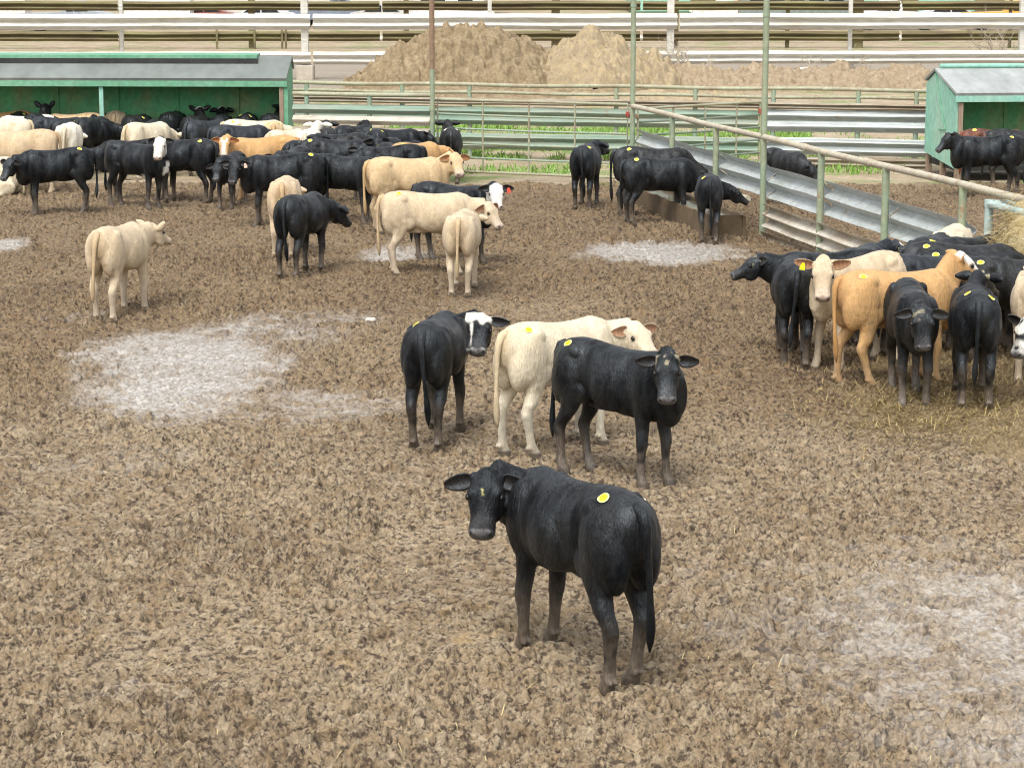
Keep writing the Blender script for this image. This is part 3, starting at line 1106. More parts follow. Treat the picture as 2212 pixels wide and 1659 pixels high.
c('black cow with white face and red ear tag behind the buff cow', 'black', ('g', 980, 564), .95, 330, (278, 40), (-16, .44, 32), ('whiteface', 'redL', 'chest'), '', vox=.016, group=YARD, ear=(4, -4, .18))
c('tan cow with pinkish ears looking at the camera below the pipe gate', 'gold', ('t', 880, 337), 1.0, 24, (292, 40), (-24, .42, 34), (), '', vox=.017, group=YARD, ear=(6, -6, .18))
# at the trough
c('black cow seen from behind standing between the gate and the trough', 'black', ('g', 1266, 450), .95, 80, (55, 18), (-14, .42, 30), (), 'R', group=TROUGH)
c('brownish black cow farthest in at the trough, dropping its head', 'charcoal', ('g', 1412, 468), 1.0, 8, (0, 50), (-8, .46, -22), (), 'R', group=TROUGH)
c('black cow drinking at the trough, nearest the middle of the three', 'black', ('g', 1425, 482), .92, 14, (5, 50), (-8, .46, -26), (), 'R', group=TROUGH)
c('small black cow seen from behind drinking at the trough end', 'black', ('g', 1530, 519), .87, 86, (2, 30), (-72, .44, -8), (), 'L', group=TROUGH)
# right pen
c('black cow behind the guardrail with its head hanging down', 'charcoal', ('g', 1695, 446), .85, 300, (320, 55), (10, .40, -8), (), '', group=PEN)
c('black cow in profile with raised head beside the green shelter', 'black', ('g', 2128, 424), .95, 180, (194, 40), (6, .40, 36), ('palR',), 'L', group=PEN, ear=(-6, 10, .17))
c('red brown cow standing inside the green shelter', 'red', ('t', 2152, 277), .95, 4, (0, 55), (0, .44, -24), (), 'R', group=PEN)
c('dark cow behind the red brown one in the shelter', 'charcoal', ('t', 2205, 278), .95, 0, (0, 50), (0, .44, -20), (), '', group=PEN)
# hay feeder crowd
c('black cow facing sideways at the crowd edge with only head and chest showing', 'black', ('g', 1790, 757), .95, 181, (183, 20), (0, .42, 20), ('dung',), '', vox=.015, hair=6000, group=FEED, ear=(-10, 20, .16))
c('black cow with its rump to the camera beside the cream tan face', 'black', ('g', 1712, 780), .95, 86, None, (0, .40, -6), (), '', vox=.015, hair=8000, group=FEED, tail=.05)
c('cream tan cow with big pale ears and yellow ear tag facing the camera', 'buff', ('g', 1846, 788), 1.0, 222, (264, 55), (26, .38, 34), ('yelR',), '', vox=.015, hair=7000, group=FEED, ear=(-14, -8, .20))
c('orange tan cow with white face standing broadside by the hay', 'orange', ('g', 1934, 826), .99, 20, (8, 30), (6, .44, 48), ('poll', 'facewhite'), 'R', vox=.014, hair=10000, group=FEED,
  legs=[(0, 0), (0, 0), (-.10, 0), (.16, 0)], ear=(-8, 14, .17))
c('black cow facing the camera with straw on its forehead and white back sticker', 'black', ('g', 1964, 857), .95, 267, (269, 58), (0, .42, 12), ('dung',), 'W', vox=.014, hair=10000, group=FEED, ear=(10, -4, .18),
  legs=[(.02, -.01), (.04, -.01), (0, 0), (0, 0)])
c('black cow seen from behind with two yellow hip stickers', 'black', ('g', 2098, 862), .95, 82, (52, 28), (-18, .42, 38), ('dung',), 'LR', vox=.014, hair=10000, fat=1.05, group=FEED, ear=(6, 6, .18))
c('tan rump of a cow cut off by the picture edge', 'buff', ('g', 2228, 812), .95, 76, (60, 30), None, (), '', group=FEED, vox=.016)
c('cow with black and white spotted face poking in at the picture edge', 'black', ('g', 2384, 866), .97, 184, (220, 48), (14, .42, -12), ('spotted', 'earspot'), '', vox=.014, group=FEED, ear=(-14, -10, .18))
c('dark bluish cow with white blaze and yellow ear tag by the low guardrail', 'blue', ('t', 1862, 527), .92, 66, (5, 32), (-36, .42, 26), ('blaze', 'yelR'), '', group=FEED)
c('cream backed cow in the row nearest the guardrail', 'cream', ('t', 2058, 485), .95, 72, (50, 45), (0, .44, -14), (), '', group=FEED)
c('black cow lifting its head beside the hay at the feeder corner', 'black', ('t', 2100, 506), .95, 44, (10, 26), (-20, .40, 40), ('dung',), '', group=FEED)
c('black cow with yellow sticker next to the cream backed one', 'black', ('t', 2014, 504), .95, 64, (40, 45), (0, .44, -14), (), 'R', group=FEED)
c('long black cow with yellow hip sticker reaching into the hay', 'charcoal', ('t', 2082, 521), 1.0, 4, (0, 50), (0, .44, -16), (), 'LR', group=FEED)
c('black cow with yellow sticker squeezed behind the white faced orange cow', 'black', ('t', 2108, 536), .95, 6, (0, 50), (0, .44, -16), (), 'R', group=FEED)
c('dark cow with white hip sticker behind the cream tan one', 'blue', ('t', 2012, 545), .95, 24, (10, 50), (0, .44, -16), (), 'l', group=FEED)
c('black cow nearest the picture edge in the feeder row', 'charcoal', ('t', 2200, 552), .95, 8, (0, 50), (0, .44, -16), (), 'R', group=FEED)
# shed crowd, front row
c('black cow standing broadside at the crowd edge facing the picture side', 'black', ('g', 122, 462), .95, 200, (236, 45), (22, .40, 8), (), 'Lr', vox=.017, hair=5000, group=SHED, ear=(4, -6, .18))
c('black cow with bright white face and white chest blotch', 'black', ('g', 300, 448), .97, 328, (262, 48), (-34, .40, 50), ('whiteface', 'chest'), 'L', vox=.017, hair=5000, group=SHED, ear=(14, 10, .15))
c('black cow turned away behind the white faced one', 'black', ('g', 402, 437), .97, 150, None, None, (), 'L', group=SHED)
c('black cow showing only its muzzle beside the white faced one', 'black', ('g', 290, 432), .93, 182, (186, 40), (0, .46, -4), (), '', group=SHED)
c('long black cow with pale ear tag looking at the camera', 'black', ('g', 612, 486), .99, 188, (262, 48), (34, .42, 18), ('palL',), 'L', vox=.017, hair=5000, group=SHED, ear=(6, -4, .17))
c('black cow with long face beside the gold tan cow', 'black', ('t', 745, 333), .95, 340, (276, 52), (-28, .44, 26), (), 'R', vox=.017, group=SHED)
c('black cow peering out behind the long black one', 'black', ('g', 500, 446), .80, 258, (262, 45), (0, .40, 8), (), '', group=SHED)
c('orange cow with white blaze looking over a black back', 'orange', ('t', 565, 293), .97, 197, (266, 45), (38, .42, 32), ('blaze',), '', group=SHED, ear=(4, -6, .18))
c('black cow with red ear tag looking over a black back', 'black', ('t', 632, 318), .95, 255, (264, 45), (4, .40, 24), ('redR',), '', group=SHED, ear=(0, -4, .17))
c('black cow with raised head and one sticker in the second row', 'black', ('t', 728, 298), .97, 8, (300, 40), (-24, .38, 34), (), 'R', group=SHED)
c('black cow with lowered head between two black cows', 'black', ('t', 838, 312), .93, 196, (255, 55), (24, .42, -6), (), '', group=SHED)
c('black cow with yellow sticker just behind the orange rump', 'black', ('t', 856, 305), .93, 62, None, None, (), 'L', group=SHED)
c('orange tan cow looking toward the gate', 'orange', ('t', 898, 305), .93, 52, (20, 30), (-20, .38, 8), (), 'R', group=SHED, ear=(-20, 6, .15))
c('black cow with two white stickers facing the gate', 'charcoal', ('g', 974, 394), .92, 92, (94, 22), (10, .44, 40), (), 'lr', group=SHED, ear=(2, 4, .18))
c('black cow with sticker turning its head behind the second row', 'black', ('t', 802, 275), .93, 104, (160, 30), (34, .40, 12), (), 'LR', group=SHED)
c('black cow with upright head beside the far fence', 'black', ('t', 848, 276), .93, 30, (345, 34), (-22, .36, 14), (), 'l', group=SHED, ear=(-30, 8, .15))
c('white cow with tan head and wide ears facing the fence', 'white', ('t', 668, 277), .95, 88, (86, 18), (-14, .44, 42), (), '', group=SHED, ear=(6, 2, .20))
c('small dark cow beside the white rump', 'charcoal', ('t', 730, 286), .90, 168, (190, 40), (10, .38, 4), (), '', group=SHED)
c('cream cow with sticker and dark tail line', 'cream', ('t', 550, 257), .95, 14, (20, 40), (0, .42, 0), (), 'R', group=SHED)
c('cream cow facing the shed post', 'cream', ('t', 620, 278), .93, 62, None, (0, .42, -4), (), '', group=SHED)
c('tan cow under the shed eave behind the cream one', 'gold', ('t', 592, 259), .93, 95, (95, 30), (0, .40, 6), (), 'LR', group=SHED)
c('black cow with head raised against the shed end', 'black', ('g', 592, 362), .97, 84, (58, 14), (-10, .44, 46), (), '', group=SHED, ear=(-12, 6, .17))
c('black cow with two yellow stickers facing the shed', 'black', ('t', 533, 243), .95, 92, None, (0, .42, -8), (), 'LR', group=SHED)
c('black rump with its pale topped head lifted above it', 'black', ('t', 479, 245), .95, 92, (104, 20), (12, .44, 44), ('poll',), '', group=SHED)
c('bluish grey cow with sticker in front of the black rumps', 'blue', ('t', 447, 257), .95, 58, (20, 40), (-28, .42, 8), (), 'L', group=SHED)
c('dark cow with white marked head lifted toward the shed', 'charcoal', ('t', 424, 247), .95, 82, (104, 20), (24, .44, 46), ('poll',), '', group=SHED, ear=(-30, 4, .17))
c('round black rump beside the cream back', 'black', ('t', 373, 239), .97, 88, None, (0, .42, -8), (), '', fat=1.1, group=SHED)
c('cream cow showing its back above the white faced black cow', 'cream', ('t', 318, 262), .95, 58, None, (0, .42, -6), (), '', group=SHED)
c('brown black cow with two pale stickers facing the shed', 'charcoal', ('t', 304, 246), .93, 91, None, (0, .42, -10), (), 'LR', group=SHED)
c('pale tan rump beside the shed post', 'buff', ('t', 256, 236), .97, 91, None, (0, .42, -10), (), '', group=SHED, fat=1.05)
c('black cow in the shade of the shed post', 'blue', ('t', 216, 243), .93, 84, None, (0, .42, -6), (), '', group=SHED)
c('black cow with one sticker seen from behind near the shed post', 'black', ('t', 199, 251), .97, 74, None, (-10, .42, 0), (), 'L', group=SHED)
c('white rump rising behind the broadside black cow', 'white', ('t', 148, 264), .97, 94, None, (0, .42, -4), (), '', group=SHED, fat=1.05)
c('tan cow with ears up and its back to the camera', 'gold', ('t', 158, 243), .95, 176, (120, 20), (-34, .40, 12), (), '', group=SHED, ear=(-44, 6, .17))
c('bluish black cow with round sticker between white and tan cattle', 'blue', ('t', 124, 251), .95, 18, None, (0, .42, 0), (), 'L', group=SHED)
c('black cow with both ears pricked against the green wall', 'black', ('g', 86, 366), 1.0, 90, (92, 12), (0, .44, 46), (), '', group=SHED, ear=(-46, 4, .17))
c('black and white cow with white back', 'black', ('t', 56, 247), .95, 172, None, (0, .42, -4), ('whiteback',), '', group=SHED)
c('black cow with two stickers close to the green wall', 'black', ('t', 49, 238), .95, 90, None, (0, .42, -8), (), 'LR', group=SHED)
c('big tan cow standing behind the broadside black cow', 'tan', ('t', 42, 279), 1.0, 182, None, (0, .42, -6), (), '', group=SHED)
c('cream cow between tan and orange cattle', 'cream', ('t', -5, 255), .95, 186, None, (0, .42, -4), (), '', group=SHED)
c('orange cow farthest back along the wall', 'orange', ('t', 8, 239), .95, 176, None, (0, .42, -4), (), '', group=SHED)
c('cream cow lying on the ground at the picture edge', 'cream', ('g', -32, 424), .97, 176, None, (0, .42, 0), (), '', lying=True, group=SHED)

c('black cow squeezed between the cream back and the round black rump', 'black', ('t', 345, 255), .93, 80, None, (0, .42, -6), (), '', group=SHED)
c('dark cow filling the row beside the pale tan rump', 'charcoal', ('t', 282, 248), .93, 100, None, (0, .42, -6), (), '', group=SHED)
c('black cow with raised ears between the orange back and the cream cow', 'black', ('t', 655, 300), .93, 70, (60, 20), (0, .42, 38), (), '', group=SHED)
c('black cow with its head up left of the white faced fence gazer', 'black', ('t', 765, 268), .93, 60, (150, 25), (40, .42, 34), (), '', group=SHED)
c('black cow head on at the fence behind the second row', 'charcoal', ('t', 705, 272), .93, 95, (95, 20), (0, .42, 40), (), '', group=SHED)
c('blue black cow closing the gap behind the orange cow', 'blue', ('t', 520, 268), .93, 30, (20, 40), (0, .42, 0), (), '', group=SHED)
c('black cow turned sideways behind the white rump', 'black', ('t', 180, 256), .93, 20, (10, 40), (0, .42, 4), (), '', group=SHED)
c('black cow looking out behind the gold tan cow', 'black', ('t', 820, 300), .93, 240, (262, 42), (18, .40, 20), (), '', group=SHED)
#COWS_END
#SETTING_BEGIN
# ------------------------------------------------------------------ fences
def pt(p, z):
    return (p[0], p[1], z)


def lerp(a, b, t):
    return np.array(a) * (1 - t) + np.array(b) * t


def on_line(a, b, px):
    """ground point of the line a-b seen in picture column px"""
    lo, hi = -1.0, 2.0
    f = lambda t: PX(pt(lerp(a, b, t), 0))[0] - px
    for _ in range(60):
        mid = (lo + hi) / 2
        if f(lo) * f(mid) <= 0:
            hi = mid
        else:
            lo = mid
    return lerp(a, b, (lo + hi) / 2)


# far alley fence: pipes and guardrail sheets behind the gate
A0, A1 = G(560, 335), G(2010, 365)
A0, A1 = np.array([A0[0], A0[1], 0]), np.array([A1[0], A1[1], 0])
f = thing('pipe_fence', pt(A0, 0), 'long pipe fence with pale green guardrail sheets crossing behind the gate', 'fence')
rel = lambda p, z: (p[0] - A0[0], p[1] - A0[1], z)
for z, r in ((1.53, .042), (1.37, .036)):
    MB().tube([rel(lerp(A0, A1, t), z + .012 * math.sin(t * 23 + z * 9)) for t in np.linspace(0, 1, 30)], r).build('rail', M['pipe'], f)
for px in (665, 870, 1015, 1330, 1500, 1668, 1850, 1975):
    p = on_line(A0, A1, px)
    MB().tube([rel(p, -.05), rel(p, 1.50)], .05).build('post', M['pipe_green'], f)
for z, h, mt, x0, x1, sd in ((1.13, .14, 'galv_dirty', 0, 1, 1), (.72, .37, 'galv_green', 0, .755, 2), (.69, .43, 'galv', .76, 1, 6), (.22, .33, 'galv_green', 0, .755, 3),
                             (.23, .34, 'galv', .76, 1, 4), (.01, .19, 'galv_dirty', .76, 1, 5)):
    b = MB().beam(rel(lerp(A0, A1, x0), 0), rel(lerp(A0, A1, x1), 0), z, h, .07, sd)
    o = b.build('guardrail', M[mt], f)
    o.location = (0, -.06, 0)

# yard fence between the shed and the tall rusty pole
Y0, Y1 = G(636, 377), G(935, 383)
f = thing('guardrail_fence', pt(Y0, 0), 'short fence of green and white guardrail sheets between shed and rusty pole', 'fence')
rel = lambda p, z: (p[0] - Y0[0], p[1] - Y0[1], z)
MB().tube([rel(lerp(Y0, Y1, t), 1.545 - .01 * math.sin(t * 3)) for t in np.linspace(0, 1, 12)], .045).build('rail', M['pipe'], f)
for px in (665, 800):
    p = on_line(Y0, Y1, px)
    MB().tube([rel(p, -.05), rel(p, 1.5)], .045).build('post', M['pipe_green'], f)
for z, h, mt, sd in ((1.17, .17, 'galv_green', 11), (.97, .17, 'galv_low', 12), (.70, .22, 'galv_dirty', 13), (.38, .22, 'galv_green', 14), (.08, .2, 'galv_dirty', 15)):
    o = MB().beam(rel(Y0, 0), rel(lerp(Y0, Y1, .985), 0), z, h, .06, sd, waves=1).build('guardrail', M[mt], f)
    o.location = (0, -.05, 0)

# tall poles
for name, px, py, h, lab, mt in (('tall_pole', 935, 385, 5.2, 'tall green pole with rusty top at the gate latch', 'rust'),
                                 ('tall_pole', 1365, 407, 5.2, 'tall green pole where the guardrail line meets the gate', 'g'),
                                 ('tall_pole', 1646, 512, 5.2, 'tall green pole standing at the trough end', 'g')):
    b = G(px, py)
    t = thing(name, pt(b, 0), lab, 'pole', 'tall green poles')
    cut = hz(150, b[1]) if mt == 'rust' else h
    MB().tube([(0, 0, -.1), (0, 0, cut)], .046, 14).build('shaft', M['pole'], t)
    if mt == 'rust':
        MB().tube([(0, 0, cut), (0, 0, h)], .050, 14).build('upper_shaft', M['pole_rust'], t)
    mb = MB()
    mb.tube([(0, 0, cut * .62), (0, 0, cut * .62 + .05)], .056, 14)
    mb.build('collar', M['pole'], t)

# pipe gates
def gate(a, b, top, bot, label, mt, verts, n_rail, mesh_beam=None):
    a, b = np.array(a), np.array(b)
    t = thing('pipe_gate', pt(a, 0), label, 'gate', 'pipe gates of the yard')
    rel = lambda p, z: (p[0] - a[0], p[1] - a[1], z)
    fr = MB()
    q0, q1 = lerp(a, b, .012), lerp(a, b, .985)
    fr.tube([rel(q0, bot), rel(q0, top), rel(q1, top), rel(q1, bot), rel(q0, bot)], .028, 10)
    fr.build('frame', M['pipe'], t)
    for k in range(1, n_rail):
        z = bot + (top - bot) * k / n_rail
        MB().tube([rel(q0, z), rel(lerp(q0, q1, .5), z - .012), rel(q1, z)], .020, 8).build('rail', M[mt], t)
    for v in verts:
        p = lerp(q0, q1, v)
        MB().tube([rel(p, bot), rel(p, top)], .018, 8).build('upright', M['pipe'], t)
    mb = MB()
    for z in (bot + .12, top - .14):
        p = lerp(a, b, 0.003)
        mb.box(rel(p, z), (.07, .07, .06))
    mb.build('hinge', M['pole_rust'], t)
    mb = MB()
    mb.box(rel(lerp(a, b, .985), top - .18), (.07, .06, .12), 0, .02)
    mb.build('latch', M['red'], t)
    return t


g0, g1 = G(941, 383), G(1361, 401)
gate(g0, g1, 1.47, .13, 'wide closed pipe gate with grass showing through it', 'pipe_green', (.245, .49, .73), 5)
g2, g3 = G(1373, 403), G(1643, 379)
gt = gate(g2, g3, 1.40, .20, 'second pipe gate swung open behind the guardrail line', 'galv_green', (.28, .54, .80), 5)

# guardrail line that runs toward the camera
F0, F1 = G(1365, 407), G(2165, 706)
f = thing('guardrail_line', pt(F0, 0), 'pipe topped fence with galvanised guardrail slanting toward the hay feeder', 'fence')
rel = lambda p, z: (p[0] - F0[0], p[1] - F0[1], z)
dF = unit(F1 - F0)
nF = np.array([dF[1], -dF[0], 0])          # points away from the yard when positive x
if nF[0] > 0:
    nF = -nF
end = on_line(F0, F1, 2215)
mb = MB()
mb.tube([rel(lerp(F0, end, t), 1.47 + .006 * math.sin(t * 17)) for t in np.linspace(0, 1, 40)], .045, 14)
for t in (.22, .55, .70):
    p, q = lerp(F0, end, t), lerp(F0, end, t + .012)
    mb.tube([rel(p, 1.47), rel(q, 1.47)], .052, 14)
mb.build('top_pipe', M['pipe_pale'], f)
for px in (1450, 1544, 1769, 1907, 2071):
    p = on_line(F0, F1, px)
    MB().tube([rel(p, -.08), rel(p, 1.45)], .048, 12).build('post', M['pole'], f)
segs = [1367, 1452, 1546, 1649, 1771, 1909, 2073]
for k in range(6):
    a, b = on_line(F0, F1, segs[k]) - nF * .05, on_line(F0, F1, segs[k + 1] - 1) - nF * .05
    MB().beam(rel(a, 0), rel(b, 0), .60 - .02 * (k % 2), .47, .13, 40 + k, -1, .014).build('guardrail', M['galv_bright'], f)
for k, (u, v) in enumerate(((1652, 1771), (1771, 1909), (1909, 2090))):
    a, b = on_line(F0, F1, u) + nF * .06, on_line(F0, F1, v - 2) + nF * .06
    MB().beam(rel(a, 0), rel(b, 0), .17, .34, .12, 60 + k, -1, .018).build('low_guardrail', M['galv_low'], f)
    MB().beam(rel(a, 0), rel(b, 0), -.04, .15, .05, 70 + k, -1, .016, waves=1).build('kick_rail', M['galv_dirty'], f)

# water trough along the line
T0, T1 = on_line(F0, F1, 1440), on_line(F0, F1, 1634)
t = thing('water_trough', pt(T0, 0), 'long stained concrete water trough with cattle drinking from it', 'trough')
rel = lambda p, z: (p[0] - T0[0], p[1] - T0[1], z)
o0, o1 = T0 + nF * .16, T1 + nF * .16
wd_, hh, th_ = .50, .30, .07
for nm, (a, b, off, w_) in {'front_wall': (o0, o1, wd_, th_), 'rear_wall': (o0, o1, 0, th_)}.items():
    pa, pb = a + nF * off, b + nF * off
    mb = MB()
    n = 24
    vs, fs = [], []
    for i in range(n + 1):
        p = lerp(pa, pb, i / n)
        j = .012 * math.sin(i * 2.3)
        for q, z in ((p, -.08), (p + nF * w_, -.08), (p + nF * (w_ - .012), hh + j), (p + nF * .012, hh + j)):
            vs.append(rel(q, z))
    for i in range(n):
        for k in range(4):
            fs.append((i * 4 + k, i * 4 + (k + 1) % 4, (i + 1) * 4 + (k + 1) % 4, (i + 1) * 4 + k))
    fs += [(0, 1, 2, 3), tuple(n * 4 + k for k in (3, 2, 1, 0))]
    mb.add(vs, fs).build(nm, M['trough'], t)
for p in (o0, o1 - dF * th_):
    mb = MB()
    vs = [rel(p + nF * a + dF * b, z) for z in (-.08, hh) for a, b in ((th_ + .002, 0), (wd_ - .002, 0), (wd_ - .002, th_), (th_ + .002, th_))]
    mb.add(vs, [(0, 1, 2, 3), (7, 6, 5, 4), (0, 4, 5, 1), (1, 5, 6, 2), (2, 6, 7, 3), (3, 7, 4, 0)]).build('end_wall', M['trough'], t)
m, nt, bs = nodes('trough_water')
bs.inputs['Base Color'].default_value = (.12, .11, .09, 1)
bs.inputs['Roughness'].default_value = .06
oc = N(nt, 'ShaderNodeTexCoord').outputs['Object']
bump(nt, bs, noise(nt, oc, 14, 3), .15, .01)
mb = MB()
q = [o0 + nF * th_ + dF * th_, o0 + nF * wd_ + dF * th_, o1 + nF * wd_ - dF * th_, o1 + nF * th_ - dF * th_]
mb.add([rel(p, hh - .05) for p in q], [(0, 1, 2, 3)]).build('water', m, t)
MB().tube([rel(o0 + nF * -.02, .54), rel(o1 + nF * -.02, .54)], .045, 10).build('guard_pipe', M['pipe_pale'], t)

# hay feeder in the line, with hay
Q0 = G(2127, 702)
dR = np.array([-nF[0], -nF[1], 0])
t = thing('hay_feeder', pt(Q0, 0), 'blue green pipe hay feeder with slanted bars full of hay', 'feeder')
rel = lambda p, z: (p[0] - Q0[0], p[1] - Q0[1], z)
c4 = [Q0, Q0 + dF * 2.6, Q0 + dF * 2.6 + dR * 1.7, Q0 + dR * 1.7]
mb = MB()
M['feeder'] = paint('feeder_paint', (.38, .50, .47), (.46, .54, .50), (.35, .30, .22), 2.2, .5, .45)
for i in range(4):
    a, b = c4[i], c4[(i + 1) % 4]
    mb.tube([rel(a, 1.36), rel(b, 1.36)], .045, 12)
mb.build('top_frame', M['feeder'], t)
for p in c4:
    mb = MB()
    mb.tube([rel(p, -.08), rel(p, 1.36)], .050, 12)
    mb.tube([rel(p, 1.33), rel(p, 1.41)], .056, 12)
    mb.build('post', M['feeder'], t)
mb = MB()
for i in range(4):
    a, b = c4[i], c4[(i + 1) % 4]
    mb.tube([rel(a, .5), rel(b, .5)], .035, 10)
mb.build('lower_frame', M['feeder'], t)
M['iron'] = paint('dark_iron', (.06, .045, .03), (.10, .075, .05), (.2, .14, .09), 4, .5, .7)
ctr = (c4[0] + c4[2]) / 2
for i in range(4):
    a, b = c4[i], c4[(i + 1) % 4]
    nb = 5
    for k in range(1, nb + 1):
        p = lerp(a, b, k / (nb + 1))
        MB().tube([rel(p, 1.33), rel(lerp(p, ctr, .35), .52)], .014, 6).build('bar', M['iron'], t)
# hay: a mound of loose strands
hc = Q0 + dF * .95 + dR * .55
t = thing('hay_bale', pt(hc, 0), 'loose pale hay heaped high in the feeder', 'hay')
gr = np.random.default_rng(5)
mb = MB()
rs = []
for i in range(9):
    z = .35 + 1.25 * i / 8
    rr = (.95, 1.02, 1.04, 1.02, .98, .90, .78, .58, .25)[i]
    ring = []
    for k in range(22):
        a = 2 * math.pi * k / 22
        q = rr * (1 + .10 * math.sin(3 * a + i) + .06 * gr.normal())
        p = dF * q * 1.12 * math.cos(a) + dR * q * .80 * math.sin(a)
        ring.append((p[0], p[1], z))
    rs.append(ring)
lf = Loft()
lf.rings(rs)
core = MB().add(lf.v, lf.f).build('core', M['hay'], t)
mb = MB()
for k in range(5200):
    i = gr.integers(0, 8)
    j = gr.integers(0, 22)
    tt = gr.random()
    p = np.array(rs[i][j]) * (1 - tt) + np.array(rs[i + 1][(j + 1) % 22]) * tt
    p = p + gr.normal(0, .05, 3)
    out = unit([p[0], p[1], .25])
    d = unit(out * .6 + gr.normal(0, .8, 3) + np.array([0, 0, -.25]))
    ln = gr.uniform(.10, .34)
    s_ = unit(np.cross(d, gr.normal(0, 1, 3))) * .0028
    mid = p + d * ln * .5 + np.array([0, 0, -.02])
    e = p + d * ln + np.array([0, 0, -.08 * ln * 3])
    mb.add([p - s_, p + s_, mid + s_, mid - s_, e], [(0, 1, 2, 3), (3, 2, 4)])
mb.build('loose_strands', M['hay'], t)

# ------------------------------------------------------------------ sheds
def shed(origin, rz, W, label, left_wall, right_wall, posts, lid, mats, raised, eave=1.69, ridge=2.12, D=1.05, bottom=.02):
    """open-fronted cattle shed; x along the front, y toward the back"""
    t = thing('cattle_shed', origin, label, 'shed', 'green cattle sheds', rz)
    gm, pm = M[mats[0]], M[mats[1]]
    Yr = 1.35 if raised else .80
    yb = 1.05 if raised else D - .08
    zb = .34 if raised else -.05
    mb = MB().prism([(-.10, eave + .03), (Yr, ridge), (Yr, ridge + .05), (-.12, eave + .08)], W + .10, (-.05, 0, 0), (0, 1, 0), (0, 0, 1), (1, 0, 0))
    mb.build('roof', M['roof_pale' if raised else 'roof'], t)
    mb = MB().prism([(Yr + .002, ridge), (D, ridge - .22), (D, ridge - .17), (Yr + .002, ridge + .05)], W + .10, (-.05, 0, 0), (0, 1, 0), (0, 0, 1), (1, 0, 0))
    mb.build('rear_roof', M['roof'], t)
    MB().box((W / 2, -.09, eave - .03), (W + .12, .035, .115)).build('fascia', pm, t)
    # back wall of separate boards
    mb = MB()
    x, k = 0.03, 0
    rr = random.Random(3)
    while x < W - .05:
        w_ = min(1.22, W - .03 - x)
        mb.box((x + w_ / 2, yb + .006 * (k % 2), (eave + .2 + zb) / 2), (w_ - .015, .03, eave + .2 - zb))
        mb.box((x + w_, yb - .03, (eave + .15 + zb) / 2), (.05, .035, eave + .15 - zb))
        x += w_
        k += 1
    mb.build('back_wall', M['shed_inner'], t)
    prof = [(.0, zb), (D - .02, zb), (D - .02, ridge - .26), (Yr, ridge - .02), (-.02, eave - .02)]
    if raised:
        prof = [(.0, zb - .10), (D - .02, zb + .06), (D - .02, ridge - .26), (Yr, ridge - .02), (-.02, eave - .02)]
    if left_wall:
        MB().prism(prof, .04, (-.02, 0, 0), (0, 1, 0), (0, 0, 1), (1, 0, 0)).build('end_wall', pm, t)
        mb = MB()
        mb.tube([(-.03, Yr, ridge - .04), (-.035, .60, .92)], .012, 6)
        mb.tube([(-.035, .60, .92), (-.035, 1.05, .90)], .012, 6)
        mb.build('wall_brace', gm, t)
    if right_wall:
        MB().prism(prof, .04, (W - .02, 0, 0), (0, 1, 0), (0, 0, 1), (1, 0, 0)).build('end_wall', pm, t)
    for x, mt in posts:
        MB().box((x, -.03, (eave - .12) / 2), (.085, .06, eave - .06)).build('post', M[mt], t)
    if raised:
        for x, y in ((.05, .03), (.05, D - .1), (.05, .95), (W - .1, .03), (W - .1, D - .1)):
            MB().box((x, y, .14), (.10, .10, .46)).build('leg', M['wood'], t)
        MB().box((W / 2, 1.0, .24), (W - .1, D - .06, .10)).build('floor', M['rubber'], t)
        MB().tube([(.05, Yr, ridge + .09), (W, Yr, ridge + .09)], .045, 10).build('ridge_pipe', pm, t)
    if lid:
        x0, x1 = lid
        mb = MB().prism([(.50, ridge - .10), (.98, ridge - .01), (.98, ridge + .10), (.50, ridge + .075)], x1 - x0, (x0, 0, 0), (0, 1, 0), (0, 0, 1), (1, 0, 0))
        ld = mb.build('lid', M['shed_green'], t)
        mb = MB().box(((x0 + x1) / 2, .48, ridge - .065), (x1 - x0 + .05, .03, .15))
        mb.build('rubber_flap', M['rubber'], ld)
    return t


S1, S0 = G(618, 364), G(-160, 361)
Wd = np.linalg.norm(S1 - S0)
ang = math.atan2(S1[1] - S0[1], S1[0] - S0[0])
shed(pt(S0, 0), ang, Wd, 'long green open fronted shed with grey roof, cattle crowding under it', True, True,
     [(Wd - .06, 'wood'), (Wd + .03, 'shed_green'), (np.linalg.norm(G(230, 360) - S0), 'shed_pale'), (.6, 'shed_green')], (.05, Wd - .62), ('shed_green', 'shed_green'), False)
R0 = G(2062, 393)
shed(pt(R0, 0), R(6), 3.6, 'faded green raised shelter with grey roof behind the profile black cow', True, True,
     [(.06, 'wood'), (3.5, 'wood')], None, ('shed_green', 'shed_pale'), True, 1.56, 1.98, 2.0)


